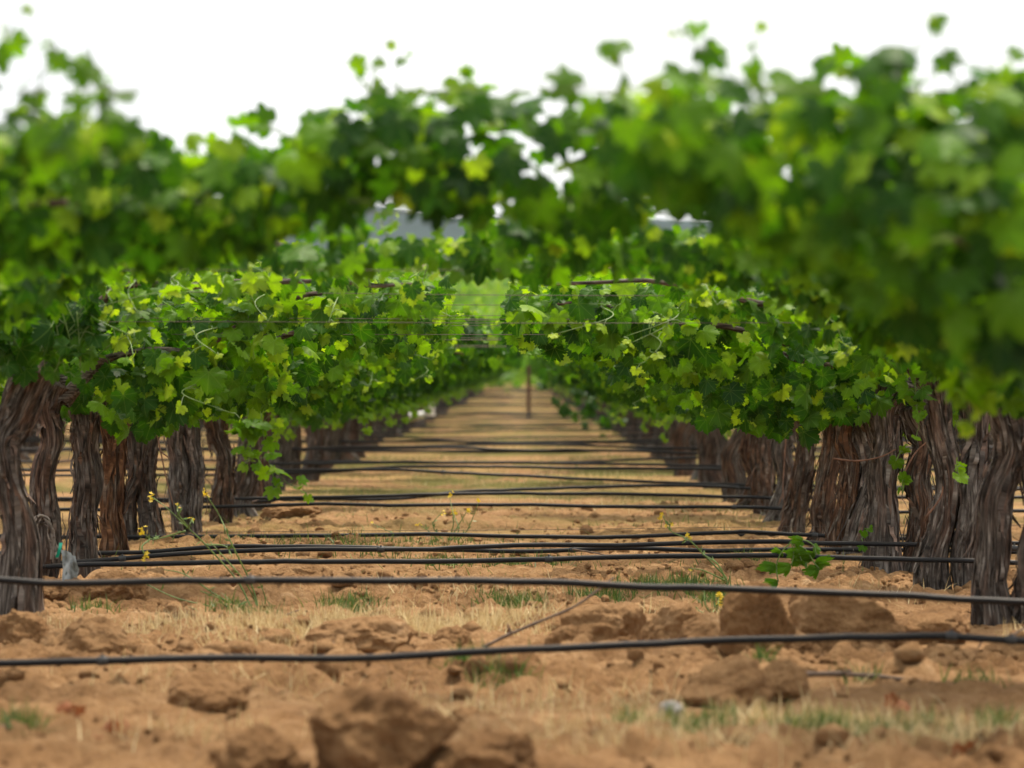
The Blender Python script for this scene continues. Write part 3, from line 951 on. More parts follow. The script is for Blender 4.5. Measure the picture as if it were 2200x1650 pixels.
for k, (d, sd) in enumerate(FOC.items()):
    for side in 'LR':
        trs = [px_trunk(p, d, w) for p, w in sd[side]]
        xt = float(trs[0][0][:, 0].mean())
        seed = 200 + k * 2 + (side == 'R')
        r = np.random.default_rng(seed)
        fo = Foliage(seed, 0 if d < 31 else 1)
        x0, x1 = (xt - 1.85, (985 - CX) * d / F - .05 + r.uniform(-.1, .0)) if side == 'L' else ((1078 - CX) * d / F + .06 + r.uniform(-.02, .08), xt + 1.85)
        b, t = generic_profile(xt, seed)
        if (d, side) in PROF:
            p0, p1, tp, bt = PROF[(d, side)]
            fx0, fx1 = (p0 - CX) * d / F, (p1 - CX) * d / F
            tp, bt = px_profile(tp, d), px_profile(bt, d)
            s0 = r.uniform(0, 30)
            t = lambda x: float(tp(x) - 0.02 + (noise3(x * 5 + s0, 2.0, 1.0) - 0.5) * 0.10)
            b = lambda x: float(bt(x) + 0.035 + (noise3(x * 6 + s0, 6.0, 1.0) - 0.5) * 0.09)
            x0, x1 = (fx0, fx1 - .06) if side == 'L' else (fx0 + .05, fx1)
        fo.volume(x0, x1, b, t, d, 0.34, 560, (0.055, 0.108), airy=0.3, tint0=0.11)
        for _ in range(12):
            x = r.uniform(x0, x1)
            z = t(x) - 0.05
            hh = r.uniform(0.05, 0.16)
            yy = d + r.normal(0, .15)
            fo.shoot([np.array([x, yy, z]), np.array([x + r.normal(0, .03), yy, z + hh * .5]), np.array([x + r.normal(0, .06), yy - .02, z + hh])], 5, 0.06, (0.45, 1.0))
        for _ in range(6):     # shoots trailing forward out of the canopy face
            x = r.uniform(x0, x1)
            z = b(x) + 0.6 * (t(x) - b(x)) * r.random()
            fo.shoot([np.array([x, d - .25, z + .05]), np.array([x + r.normal(0, .06), d - .42, z]), np.array([x + r.normal(0, .1), d - .5, z - .08])], 5, 0.065, (0.5, 1.0))
        if (d, side) == (32.25, 'L'):
            dd = d - 2.5
            for pts, n in (([(535, 860), (530, 930), (540, 985)], 14), ([(560, 880), (570, 960), (585, 1020), (600, 1045)], 14), ([(590, 1010), (620, 1040), (650, 1050), (660, 1065)], 7), ([(570, 850), (590, 900), (600, 930)], 11), ([(520, 890), (525, 960), (545, 1000)], 10)):
                fo.shoot([wpos(a, b_, dd) for a, b_ in pts], n, 0.10, (0.58, 0.78), spread=0.05)
        if (d, side) == (18.6, 'L'):
            for pts in ([(70, 640), (85, 700), (95, 780)], [(20, 660), (30, 720), (25, 770)], [(110, 650), (125, 720), (140, 800)], [(-20, 640), (-10, 700), (0, 760)], [(165, 670), (170, 730), (172, 790)], [(130, 660), (145, 710), (158, 760)]):
                fo.shoot([wpos(a, b_, d - .4) for a, b_ in pts], 9, 0.105, (0.1, 0.35), spread=0.07)
        if (d, side) == (20.55, 'R'):
            fo.shoot([wpos(a, b_, d - .15) for a, b_ in [(1965, 800), (1968, 860), (1975, 920)]], 9, 0.075, (0.42, 0.6), spread=0.035)
            fo.shoot([wpos(a, b_, d - .2) for a, b_ in [(2050, 1010), (2062, 1000), (2072, 1005)]], 3, 0.06, (0.62, 0.8), spread=0.025)
        if (d, side) == (22.5, 'R'):
            fo.shoot([wpos(a, b_, d - .12) for a, b_ in [(1925, 990), (1935, 970), (1945, 960)]], 5, 0.045, (0.6, 0.8), spread=0.025)
            fo.shoot([wpos(a, b_, d - .12) for a, b_ in [(1938, 1060), (1942, 1045), (1946, 1030)]], 4, 0.05, (0.5, 0.6), spread=0.025)
            fo.shoot([wpos(a, b_, d - .12) for a, b_ in [(1850, 1160), (1860, 1145), (1868, 1135)]], 4, 0.05, (0.5, 0.6), spread=0.02)
        cz = (xt - 1.8, GAP_L - .1) if side == 'L' else (GAP_R + .1, xt + 1.8)
        e = vine(FOC_LAB[(d, side)], xt, d, trs, fo, cz, G_FOC, True, seed, zw=(lambda x: 0.55 * b(x) + 0.45 * t(x)), tint=TINT.get((d, side)))

        for ln in CANES.get((d, side), []):
            c = spline([wpos(a, b_, d - .13) for a, b_ in ln], 18) - np.array([xt, d, 0])
            A = Acc()
            V, q, tr = tube(c, np.linspace(.005, .003, 18), 6)
            A.add(V, q, tr)
            obj('cane', A.mesh('cane', [M_CANE]), e)
        if (d, side) == (20.55, 'L'):
            A = Acc()
            for _ in range(26):     # the curled clump of loose bark at its foot
                w = r.uniform(0, 1)
                ln = [(62 + 20 * w + r.normal(0, 3), 1185 + r.normal(0, 8)), (64 + 16 * w, 1140 + r.normal(0, 6)), (80 + 12 * w, 1108 + 12 * w + r.normal(0, 4)), (100 + 8 * w, 1118 + 14 * w + r.normal(0, 4)), (112 + r.normal(0, 4), 1150 + r.normal(0, 8)), (116 + r.normal(0, 5), 1180 + r.normal(0, 10))]
                c = spline([wpos(a, b_, d - .15 + r.normal(0, .02)) for a, b_ in ln], 18) - np.array([xt, d, 0])
                V, q, tr = tube(c, np.linspace(.003, .0055, 18), 5)
                A.add(V, q, tr, r.random())
            o_ = obj('loose_bark', A.mesh('loose_bark', [tinted('loose_bark', [(0, (.06, .045, .035)), (1, (.32, .27, .22))], 0.9)]), e)

# --- far rows: copies of a few vines
PROTO = []
for v in range(5):
    r = np.random.default_rng(600 + v)
    fo = Foliage(600 + v, 2)
    b, t = generic_profile(0.0, 600 + v, -0.06)
    fo.volume(-1.42, 1.92, b, t, 0.0, 0.36, 460, (0.08, 0.12), airy=0.2, tint0=0.03)
    for _ in range(10):
        x = r.uniform(-1.4, 1.9)
        z = t(x) - 0.05
        fo.shoot([np.array([x, 0, z]), np.array([x, 0, z + .06]), np.array([x + r.normal(0, .05), 0, z + r.uniform(.08, .16)])], 4, 0.07, (0.6, 1.0))
    for _ in range(3):
        x = r.uniform(-.9, .9)
        z = b(x)
        fo.shoot([np.array([x, -.2, z + .1]), np.array([x, -.26, z - .05]), np.array([x + r.normal(0, .08), -.28, z - r.uniform(.1, .25)])], 8, 0.085, (0.5, 0.8))
    tr = std_trunk(0, 0, r)
    PROTO.append((trunk_mesh(tr[0], tr[1], 70 + v, 20, 30, 10), cordon_mesh([tr[0][-1]], -1.35, 1.8, 0.0, 80 + v, (0, 0, 0)), fo.build((0, 0, 0))))

rf = random.Random(5)
ROWS_FAR = [34.2 + PITCH * k for k in range(1, 101)]
for d in ROWS_FAR:
    for col, xc in (('left', -2.05), ('right', 1.68), ('far left', -5.95), ('far right', 5.55)):
        if 'far' in col and (d < 48 or d > 92): continue
        k = rf.randrange(5)
        e = obj('grapevine', None, loc=(xc + rf.uniform(-.09, .09), d, 0))
        if col == 'left': lab = 'blurred vine far down the line of trunks on the left of the aisle'
        elif col == 'right': lab = 'blurred vine far down the line of trunks on the right of the aisle'
        elif col == 'far left': lab = 'dim blurred vine glimpsed between the sharp trunks on the left'
        else: lab = 'dim blurred vine glimpsed between the sharp trunks on the right'
        tag(e, lab, 'grapevine', G_FAR)
        e.scale = (rf.uniform(0.96, 1.03), 1, rf.uniform(0.95, 1.04))
        for nm, me in zip(('trunk', 'cordon', 'foliage'), PROTO[k]):
            obj(nm, me, e).color = (rf.uniform(.75, 1.0), rf.uniform(.34, .46), rf.uniform(.35, .65), 1)

# low dark shoot cluster that hangs into the aisle on the right
fo = Foliage(77, 1)
dd = 62.0
for pts, n in (([(1190, 815), (1215, 850), (1240, 885), (1260, 905)], 16), ([(1240, 820), (1262, 860), (1285, 905), (1290, 925)], 18), ([(1300, 880), (1318, 905), (1322, 925)], 9), ([(1220, 810), (1250, 850), (1270, 880)], 16), ([(1178, 790), (1182, 820), (1180, 840)], 9)):
    fo.shoot([wpos(a, b_, dd) for a, b_ in pts], n, 0.13, (0.15, 0.4), rad=0.006, spread=0.10)
o0 = wpos(1260, 930, dd)
tag(obj('vine_shoot', fo.build(o0), loc=tuple(o0)), 'dark leafy shoots drooping into the aisle on the right, touching a drip hose', 'vine shoot')

# ------------------------------------------------------------------ drip hoses
HOSE = [
    (14.7, [(-120, 1433), (0, 1430), (300, 1424), (700, 1412), (1100, 1396), (1500, 1380), (1800, 1370), (2000, 1361), (2100, 1364), (2320, 1378)], 'nearest thick blurred black drip hose rising to the right over the clods'),
    (15.6, [(-120, 1245), (0, 1247), (400, 1251), (800, 1254), (1200, 1256), (1500, 1260), (1800, 1272), (2000, 1280), (2320, 1296)], 'black drip hose crossing just in front of the tall blunt clod, sloping right'),
    (20.55, [(-120, 1228), (0, 1224), (300, 1213), (600, 1209), (1000, 1206), (1400, 1198), (1700, 1193), (1900, 1198), (2320, 1212)], 'black drip hose on which the wilted sprig hangs'),
    (22.5, [(-60, 1217), (0, 1216), (200, 1206), (450, 1188), (650, 1182), (900, 1179), (1200, 1173), (1600, 1166), (1800, 1168), (2000, 1174), (2320, 1178)], 'black drip hose with a clip and dangling wire left of the aisle middle'),
    (24.45, [(-20, 1193), (200, 1188), (480, 1176), (700, 1177), (1100, 1182), (1300, 1181), (1700, 1180), (2300, 1190)], 'thinner black drip hose half hidden behind the clipped one'),
    (26.4, [(60, 1156), (400, 1152), (700, 1149), (1100, 1151), (1300, 1153), (1560, 1145), (1620, 1144), (1900, 1157), (2220, 1168)], 'black drip hose with a taped joint near its right end'),
    (28.35, [(200, 1153), (440, 1151), (650, 1157), (900, 1158), (1200, 1158), (1500, 1152), (1800, 1150), (2100, 1154)], 'black drip hose sagging just under the one with the taped joint'),
    (30.3, [(250, 1094), (400, 1091), (560, 1088), (720, 1082), (900, 1084), (1300, 1086), (1500, 1088), (1720, 1096), (1900, 1098)], 'straight black drip hose alone above the bare soil strip'),
    (32.25, [(300, 1073), (440, 1072), (620, 1071), (900, 1064), (1050, 1062), (1400, 1063), (1700, 1068), (1850, 1070)], 'upper black drip hose of the close pair at the tip of the hanging shoot'),
    (34.2, [(400, 1076), (700, 1074), (900, 1068), (1050, 1054), (1440, 1044), (1700, 1052)], 'softly blurred drip hose that crosses the pair by the hanging shoot'),
    (36.15, [(450, 1009), (600, 1010), (850, 1010), (1000, 1015), (1100, 1021), (1300, 1030), (1600, 1042), (1800, 1046)], 'blurred drip hose running downhill to the right across the aisle'),
    (38.1, [(450, 1022), (700, 1012), (900, 1003), (1200, 1005), (1700, 1010)], 'blurred thin drip hose over the one running downhill'),
    (40.05, [(550, 999), (850, 994), (1100, 994), (1300, 996), (1650, 1002)], None),
    (42.0, [(560, 966), (800, 961), (950, 962), (1100, 967), (1300, 970), (1600, 977)], None),
]
known = {round(h[0], 2) for h in HOSE}
rh = np.random.default_rng(12)
for d in ROWS_FAR:
    kk = round((d - 34.2) / PITCH)
    if round(d, 2) in known or d < 43 or kk % (1 if d < 52 else 2 if d < 110 else 3): continue
    z = rh.uniform(0.15, 0.26)
    y = CY + (H - z) * F / d
    hw = 6.5 * F / d
    HOSE.append((d, [(CX - hw + 2 * hw * q, y + rh.normal(0, 0.02) * F / d) for q in (0, .2, .35, .5, .65, .8, 1)], None))
for d, pts, lab in HOSE:
    if lab: pts = [(pts[0][0] - 700, pts[0][1]), (pts[0][0] - 250, pts[0][1])] + pts + [(pts[-1][0] + 250, pts[-1][1]), (pts[-1][0] + 700, pts[-1][1])]
    P = spline([wpos(x, y, d - 0.17) for x, y in pts], 70)
    P[:, 2] += (noise3(P[:, 0] * 2, d * 3.0, 1.0) - 0.5) * 0.02 + (noise3(P[:, 0] * 7, d * 3.0, 4.0) - 0.5) * 0.006
    P[:, 1] += (noise3(P[:, 0] * 1.3, d * 5.0, 1.0) - 0.5) * 0.08
    o0 = P[35].copy()
    A = Acc()
    V, q, tr = tube(P, 0.0115, 12)
    A.add(V - o0, q, tr)
    h = obj('drip_hose', A.mesh('drip_hose', [M_HOSE]), loc=tuple(o0))
    tag(h, lab or 'blurred black drip hose stretched across the far end of the aisle', 'drip hose', 'black drip hoses across the aisle')
    if d < 37:
        for s in sorted(rh.choice(np.arange(6, 64), 3, replace=False)):
            c = P[s]
            t = P[s + 1] - P[s - 1]
            t /= np.linalg.norm(t)
            A = Acc()
            V, q, tr = tube(np.stack([c - t * .018, c - t * .006, c + t * .006, c + t * .018]) - o0, np.array([.0132, .0150, .0150, .0132]), 12)
            A.add(V, q, tr)
            V, q, tr = tube(np.stack([c + [0, 0, .010], c + [0, -.002, .021]]) - o0, .004, 8)
            A.add(V, q, tr)
            obj('emitter', A.mesh('emitter', [M_CLIP]), h)

# ------------------------------------------------------------------ trellis wires
WIRES = [(10.8, 1.392, 'fine wire along the dark lower edge of the blurred canopy'), (12.75, 1.425, 'fine wire with a twisted tie in the sky gap above the yellow shoots'),
         (14.7, 1.315, 'fine wire just above the sharp right-hand leaves'), (8.85, 1.53, 'wire crossing the bright sky holes near the top')]
for d in (18.6, 20.55, 22.5, 24.45, 26.4, 28.35, 30.3, 32.25, 34.2):
    WIRES.append((d, 1.2 + rh.uniform(-.03, .05), None))
    if d < 27: WIRES.append((d + .22, 1.27 + rh.uniform(-.02, .04), None))
for d in ROWS_FAR[:9]:
    WIRES.append((d, 1.2 + rh.uniform(-.04, .04), None))
WIRES.append((26.2, 0.11, 'thin low wire running just above the sharp drip hoses'))
for d, z, lab in WIRES:
    hw = max(2.6, 0.12 * d)
    x = np.linspace(-hw, hw, 24)
    P = np.stack([x, np.full(24, d), z + 0.012 * noise3(x * .8, d, 0.5) + rh.normal(0, .004) * x], 1)
    o0 = P[12].copy()
    A = Acc()
    V, q, tr = tube(P - o0, 0.0013 if d < 30 else 0.0018, 6)
    A.add(V, q, tr)
    w = obj('trellis_wire', A.mesh('trellis_wire', [M_WIRE]), loc=tuple(o0))
    tag(w, lab or 'thin trellis wire among the stack crossing the leafless gap over the aisle', 'wire', 'trellis wires')
    if d == 12.75:
        c = wpos(1078, 446, d)
        A = Acc()
        a = np.linspace(0, 18, 30)
        V, q, tr = tube(np.stack([c[0] + a * .0012 - .01, d + .004 * np.cos(a), z + .004 * np.sin(a)], 1) - o0, .0012, 5)
        A.add(V, q, tr)
        V, q, tr = tube(np.stack([[c[0], d, z], [c[0] + .004, d, z - .03], [c[0] - .003, d, z - .06]]) - o0, .0012, 5)
        A.add(V, q, tr)
        obj('tie', A.mesh('tie', [M_WIRE]), w)

# ------------------------------------------------------------------ clods
def clod_mesh(w, hgt, dep, seed):
    r = np.random.default_rng(seed)
    import bmesh
    bm = bmesh.new()
    bmesh.ops.create_icosphere(bm, subdivisions=6, radius=1.0)
    V = np.array([v.co[:] for v in bm.verts])
    Fc = np.array([[v.index for v in f.verts] for f in bm.faces])
    bm.free()
    # broken faces: clip the ball with random planes
    for _ in range(11):
        n = norm(r.normal(0, 1, 3) * [1, 1, 0.8])
        c = r.uniform(0.60, 0.92)
        s = V @ n
        V = V - np.clip(s - c, 0, None)[:, None] * n * 0.92
    so = seed * 2.7
    d = (fbm(V[:, 0] * 1.6 + so, V[:, 1] * 1.6, V[:, 2] * 1.6 + so, 4) - 0.5) * 0.55 + (fbm(V[:, 0] * 5 + so, V[:, 1] * 5, V[:, 2] * 5, 4) - 0.5) * 0.30
    V = V * (1 + d)[:, None]
    V = V / np.abs(V).max(0)
    V = V * [w / 2, dep / 2, hgt * 0.62] + [0, 0, hgt * 0.40]
    return mesh('soil_clod', V, [Fc], [M_CLOD])


# (centre x, base y, width, height in photo pixels, label)
CLODS = [
    (1625, 1432, 150, 165, 'tall blunt brown clod under the wilted sprig'),
    (1800, 1402, 270, 155, 'largest of the brown clods by the right-hand trunks'),
    (1985, 1385, 200, 85, 'long low clod right against the nearest right trunk foot'),
    (1285, 1405, 190, 120, 'humped clod leaning in the row right of the aisle middle'),
    (1440, 1398, 150, 95, 'pointed clod between the humped clod and the tall blunt one'),
    (1235, 1425, 120, 62, 'rounded clod sitting directly behind the nearest hose'),
    (1545, 1418, 170, 85, 'pale blurred clod over which the nearest hose passes'),
    (1150, 1412, 130, 45, 'flat clod at the lower end of the long dead twig'),
    (975, 1400, 105, 52, 'small clod standing in the dry straw'),
    (770, 1412, 230, 78, 'broad smooth soil mound behind the nearest hose'),
    (45, 1392, 120, 90, 'dark sided clod at the left edge behind the nearest hose'),
    (115, 1405, 95, 75, 'narrow clod beside the dark sided one at the left edge'),
    (205, 1418, 130, 80, 'clod right of the two dark ones on the left'),
    (70, 1305, 150, 55, 'cracked clod at the foot of the arching trunk'),
    (160, 1300, 90, 40, 'small clod below the plastic scrap'),
    (250, 1305, 130, 62, 'blocky clod between the trunks and the mustard plant'),
    (330, 1250, 90, 40, 'pale clod just under the lowest sharp hose on the left'),
    (640, 1262, 150, 42, 'flat clod under the hoses left of the aisle middle'),
    (620, 1120, 130, 32, 'soft low clod at the end of the left trunk line'),
    (800, 1690, 340, 185, 'huge blurred clod at the bottom edge of the picture'),
    (560, 1690, 200, 100, 'blurred lower clod touching the huge one on its left'),
    (1040, 1690, 230, 95, 'blurred clod at the bottom edge right of the huge one'),
    (1560, 1510, 190, 110, 'blurred rounded clod below the nearest hose'),
    (1690, 1500, 120, 70, 'blurred small clod right of the rounded one below the hose'),
    (1010, 1560, 110, 36, 'blurred flat clod in the middle of the bare foreground'),
    (430, 1530, 190, 60, 'blurred smooth mound in the left foreground'),
    (1830, 1340, 90, 40, 'little clod lying before the broad furrowed vine'),
    (1330, 1415, 90, 40, 'clod wedged below the humped one'),
    (1700, 1420, 90, 45, 'clod wedged below the largest one'),
]
for k, (x, y, w, h, lab) in enumerate(CLODS):
    d = F * H / (y - CY)
    X = (x - CX) * d / F
    z0 = float(ground_h(X, d)) if d > 9 else 0.0
    W, HT = w * d / F, h * d / F
    # keep the photographed top height: base may sit in uneven soil
    o = obj('soil_clod', clod_mesh(W * 1.12, HT + 0.05, W * 1.1, 300 + k), loc=(X, d, min(z0, 0.03) - 0.045))
    o.rotation_euler = (0, 0, 0)
    tag(o, lab, 'clod', 'clods of dry brown soil')

# crumbs of broken soil (nobody could count them)
def crumbs(n, seed):
    r = np.random.default_rng(seed)
    import bmesh
    bm = bmesh.new()
    bmesh.ops.create_icosphere(bm, subdivisions=2, radius=1.0)
    B = np.array([v.co[:] for v in bm.verts])
    Fc = np.array([[v.index for v in f.verts] for f in bm.faces])
    bm.free()
    X = r.uniform(-2.4, 2.4, n)
    Y = np.where(r.random(n) < 0.6, r.choice([12.0, 13.4, 15.6, 16.4, 18.9, 20.6, 22.0, 25.3], n) + r.normal(0, .45, n), r.uniform(10.5, 34, n))
    k = (fbm(X * 1.3 + 5, Y * 1.1, o=3) > 0.44) & ((Y > 14.5) | (r.random(n) < 0.35))
    X, Y = X[k], Y[k]
    n = len(X)
    S = np.clip(0.006 * r.pareto(2.2, n) + 0.006, 0, 0.045)
    Z = ground_h(X, Y) + S * 0.25
    V = np.zeros((n, len(B), 3))
    for v in range(8):
        m = np.arange(n) % 8 == v
        d = 1 + (fbm(B[:, 0] * 1.7 + v * 9, B[:, 1] * 1.7, B[:, 2] * 1.7 + v, 3) - 0.5) * 1.3
        b = B * d[:, None]
        a = r.uniform(0, 6.28, m.sum())
        sc = r.uniform(0.7, 1.3, (m.sum(), 3)) * S[m][:, None]
        bx = b[None] * sc[:, None]
        x = bx[..., 0] * np.cos(a)[:, None] - bx[..., 1] * np.sin(a)[:, None]
        y = bx[..., 0] * np.sin(a)[:, None] + bx[..., 1] * np.cos(a)[:, None]
        V[m] = np.stack([x, y, bx[..., 2] * 0.8], -1) + np.stack([X[m], Y[m], Z[m]], 1)[:, None]
    Fa = (Fc[None] + (np.arange(n) * len(B))[:, None, None]).reshape(-1, 3)
    tag(obj('soil_crumbs', mesh('soil_crumbs', V.reshape(-1, 3), [Fa], [M_CLOD])), kind='stuff')


crumbs(9000, 71)

# ------------------------------------------------------------------ grass and weeds
def blades(n, xy, hgt, width, seed, lean=0.35, curve=0.3):
    r = np.random.default_rng(seed)
    X, Y = xy[:, 0], xy[:, 1]
    Z = ground_h(X, Y) - 0.01
    n = len(X)
    hh = hgt * r.uniform(0.45, 1.25, n)
    az = r.uniform(0, 2 * np.pi, n)
    ln = np.abs(r.normal(0, lean, n))
    dx, dy = np.cos(az), np.sin(az)
    wa = r.uniform(0, np.pi, n)
    wx, wy = np.cos(wa) * width / 2, np.sin(wa) * width / 2
    V = np.zeros((n, 5, 3))
    for k, f in ((0, 0.0), (1, 0.5), (2, 1.0)):
        off = ln * f + curve * ln * f * f
        px, py, pz = X + dx * off * hh, Y + dy * off * hh, Z + hh * f * np.cos(np.clip(ln * (0.5 + 0.5 * f), 0, 1.3))
        if k < 2:
            s = 1 - 0.35 * k
            V[:, 2 * k] = np.stack([px - wx * s, py - wy * s, pz], 1)
            V[:, 2 * k + 1] = np.stack([px + wx * s, py + wy * s, pz], 1)
        else:
            V[:, 4] = np.stack([px, py, pz], 1)
    b = np.arange(n)[:, None] * 5
    q = b + np.array([[0, 1, 3, 2]])
    t = b + np.array([[2, 3, 4]])
    return V.reshape(-1, 3), q, t, np.repeat(r.random(n), 5)


def patch_points(patches, seed):
    """patches: (x px, y px, half width px, half depth m, count)"""
    r = np.random.default_rng(seed)
    out = []
    for x, y, hw, hd, n in patches:
        d = F * H / (y - CY)
        px = r.normal(0, 0.5, n) * hw * d / F + (x - CX) * d / F
        py = d + r.normal(0, 0.5, n) * hd
        out.append(np.stack([px, py], 1))
    return np.concatenate(out)


dry = [(350, 1360, 130, .5, 500), (620, 1375, 260, .5, 1900), (800, 1350, 260, .6, 1700), (930, 1370, 120, .4, 1100), (1090, 1350, 130, .5, 1100), (160, 1360, 110, .3, 300), (560, 1395, 200, .2, 500),
       (1000, 1300, 300, .6, 500), (1460, 1330, 160, .4, 300), (1350, 1600, 300, .3, 260), (1750, 1580, 400, .4, 1300), (2050, 1620, 200, .3, 700), (1250, 1500, 500, .5, 500), (1450, 1640, 400, .3, 600), (500, 1480, 400, .4, 300), (900, 1540, 200, .3, 180), (400, 1600, 250, .3, 200),
       (1900, 1300, 150, .5, 150), (2180, 1370, 30, .2, 90)]
P = patch_points([(a, b, c, e, int(n * .6)) for a, b, c, e, n in dry], 1)
rr_ = np.random.default_rng(8)
# the yellow weeds farther down the aisle
yb = rr_.uniform(27, 75, 9000)
xb = rr_.uniform(-2.6, 2.4, 9000)
k = fbm(xb * 0.35, yb * 0.55, 0.0, 3) > 0.53
P = np.concatenate([P, np.stack([xb[k], yb[k]], 1)])
V, q, t, a = blades(0, P, 0.085, 0.0048, 2, lean=0.6)
tag(obj('dry_grass', mesh('dry_grass', V, [q, t], [M_DRY], attrs={'tint': a})), kind='stuff')

grn = [(750, 1315, 60, .25, 500), (520, 1325, 90, .2, 350), (200, 1320, 60, .2, 130), (1100, 1310, 70, .3, 420), (1290, 1300, 70, .3, 420), (1440, 1290, 130, .4, 900), (1540, 1310, 60, .2, 260), (950, 1227, 90, .4, 380), (1130, 1222, 120, .5, 420),
       (790, 1195, 90, .6, 300), (1610, 1215, 40, .3, 160), (650, 1190, 200, .7, 350), (1000, 1460, 40, .15, 150), (1070, 1470, 60, .15, 130), (940, 1180, 200, .7, 300), (1760, 1590, 130, .2, 420), (1500, 1590, 90, .2, 260), (1950, 1600, 130, .2, 380), (2150, 1580, 60, .2, 200),
       (40, 1610, 60, .2, 160), (1350, 1580, 40, .15, 90), (1850, 1480, 60, .1, 60), (2100, 1490, 60, .1, 80), (1640, 1470, 20, .1, 40), (1120, 1470, 20, .1, 50)]
P = patch_points(grn, 3)
yb = rr_.uniform(22, 90, 12000)
xb = rr_.uniform(-3.0, 2.8, 12000)
k = fbm(xb * 0.5 + 7, yb * 0.4 + 3, 0.0, 3) > 0.51
P = np.concatenate([P, np.stack([xb[k], yb[k]], 1)])
V, q, t, a = blades(0, P, 0.075, 0.0065, 4, lean=0.6)
tag(obj('green_grass', mesh('green_grass', V, [q, t], [M_GREEN], attrs={'tint': a})), kind='stuff')


# ------------------------------------------------------------------ wild mustard
def mustard(label, d, base, stems, r0=0.0038, leafy=60):
    """stems: list of photo-pixel polylines; flowers at the end of each"""
    r = np.random.default_rng(int(d * 100))
    b0 = wpos(*base, d)
    b0[2] = float(ground_h(b0[0], d))
    e = obj('mustard_plant', None, loc=tuple(b0))
    e.empty_display_size = 0.1
    tag(e, label, 'weed', 'wild mustard plants')
    A = Acc()
    LP, LN, LT, LS, LC = [], [], [], [], []
    for st, fl in stems:
        P = spline([wpos(x, y, d) + [0, r.normal(0, .04), 0] for x, y in st], 22) - b0
        P[0, 2] = min(P[0, 2], 0.0) if st[0][1] == base[1] else P[0, 2]
        V, q, tr = tube(P, np.linspace(r0, r0 * 0.45, 22), 6)
        A.add(V, q, tr)
        for _ in range(int(leafy / len(stems))):
            k = r.integers(1, 20)
            p = P[k]
            s = r.uniform(.006, .02)
            t = norm(r.normal(0, 1, 3) + [0, 0, .4])
            side = norm(np.cross(t, r.normal(0, 1, 3)))
            n = norm(np.cross(t, side))
            pv = np.array([p, p + t * s + side * s * .28 + n * s * .1, p + t * s * 2.0, p + t * s - side * s * .28 + n * s * .1])
            A.add(pv, [[0, 1, 2, 3]])
        if fl:
            FA = Acc()
            tip = P[-1]
            for _ in range(fl):
                c = tip + r.normal(0, .009, 3)
                nrm = norm(r.normal(0, 1, 3) + [0, -.4, .6])
                a1 = norm(np.cross(nrm, [0.3, 1, 0.2]))
                a2 = np.cross(nrm, a1)
                for q4 in range(4):
                    an = q4 * math.pi / 2 + .4
                    dr = a1 * math.cos(an) + a2 * math.sin(an)
                    sd = np.cross(nrm, dr)
                    s = 0.0085
                    FA.add(np.array([c, c + dr * s * .7 + sd * s * .45, c + dr * s * 1.25 + nrm * s * .3, c + dr * s * .7 - sd * s * .45]), [[0, 1, 2, 3]])
            obj('flower', FA.mesh('flower', [M_YEL]), e)
    obj('stems', A.mesh('stems', [M_STEM]), e)
    return e


mustard('tall wild mustard with thin green stems and yellow flowers before the left trunks', 19.6, (560, 1330), [
    ([(560, 1330), (540, 1260), (500, 1170), (470, 1110), (440, 1060)], 6),
    ([(545, 1320), (510, 1250), (440, 1170), (400, 1130), (360, 1090), (326, 1068)], 7),
    ([(440, 1170), (480, 1175), (500, 1195)], 0),
    ([(400, 1140), (350, 1155), (320, 1160), (303, 1143)], 8),
    ([(320, 1160), (305, 1175), (316, 1196)], 6),
    ([(400, 1130), (385, 1105), (380, 1087)], 2),
    ([(405, 1135), (410, 1125), (415, 1113)], 2),
    ([(560, 1330), (480, 1310), (380, 1285), (300, 1250)], 1),
    ([(555, 1325), (470, 1280), (400, 1235), (350, 1225)], 0),
    ([(560, 1330), (545, 1290), (520, 1240), (450, 1165)], 0),
    ([(560, 1330), (500, 1300), (430, 1270)], 0), ([(560, 1330), (570, 1290), (560, 1250)], 0),
    ([(560, 1335), (580, 1310), (590, 1300)], 0), ([(560, 1330), (530, 1300), (460, 1300)], 0),
], leafy=150)
mustard('slender wild mustard leaning left with yellow tips right of the aisle middle', 20.0, (1570, 1250), [
    ([(1570, 1250), (1520, 1200), (1480, 1160), (1440, 1140), (1425, 1108)], 4),
    ([(1470, 1155), (1475, 1160), (1478, 1152)], 6), ([(1440, 1140), (1438, 1125)], 4),
    ([(1560, 1245), (1540, 1210), (1510, 1190), (1508, 1175)], 0), ([(1560, 1248), (1510, 1225), (1480, 1220)], 1)], leafy=30)
mustard('small low mustard with bright yellow flowers left of the tall blunt clod', 19.2, (1530, 1325), [
    ([(1530, 1325), (1540, 1305), (1545, 1280)], 9), ([(1530, 1325), (1538, 1310), (1548, 1298)], 8), ([(1530, 1325), (1500, 1312)], 0), ([(1530, 1325), (1560, 1312)], 0), ([(1535, 1325), (1515, 1300), (1513, 1270)], 0)], leafy=50)
mustard('low mustard with one yellow bloom near the right trunks', 23.0, (1650, 1236), [
    ([(1650, 1236), (1625, 1222), (1592, 1226)], 9), ([(1650, 1236), (1680, 1240)], 0)], leafy=24)
mustard('soft blurred mustard patch with yellow specks in mid aisle', 27.2, (960, 1170), [
    ([(960, 1170), (975, 1120), (965, 1065)], 5), ([(960, 1170), (990, 1120), (1005, 1095)], 9), ([(960, 1170), (985, 1140), (975, 1105)], 8), ([(950, 1168), (920, 1140), (900, 1125)], 4),
    ([(960, 1170), (1000, 1145), (1030, 1075)], 5), ([(950, 1170), (860, 1150), (800, 1125)], 2), ([(960, 1170), (930, 1130), (950, 1100)], 4)], leafy=90)


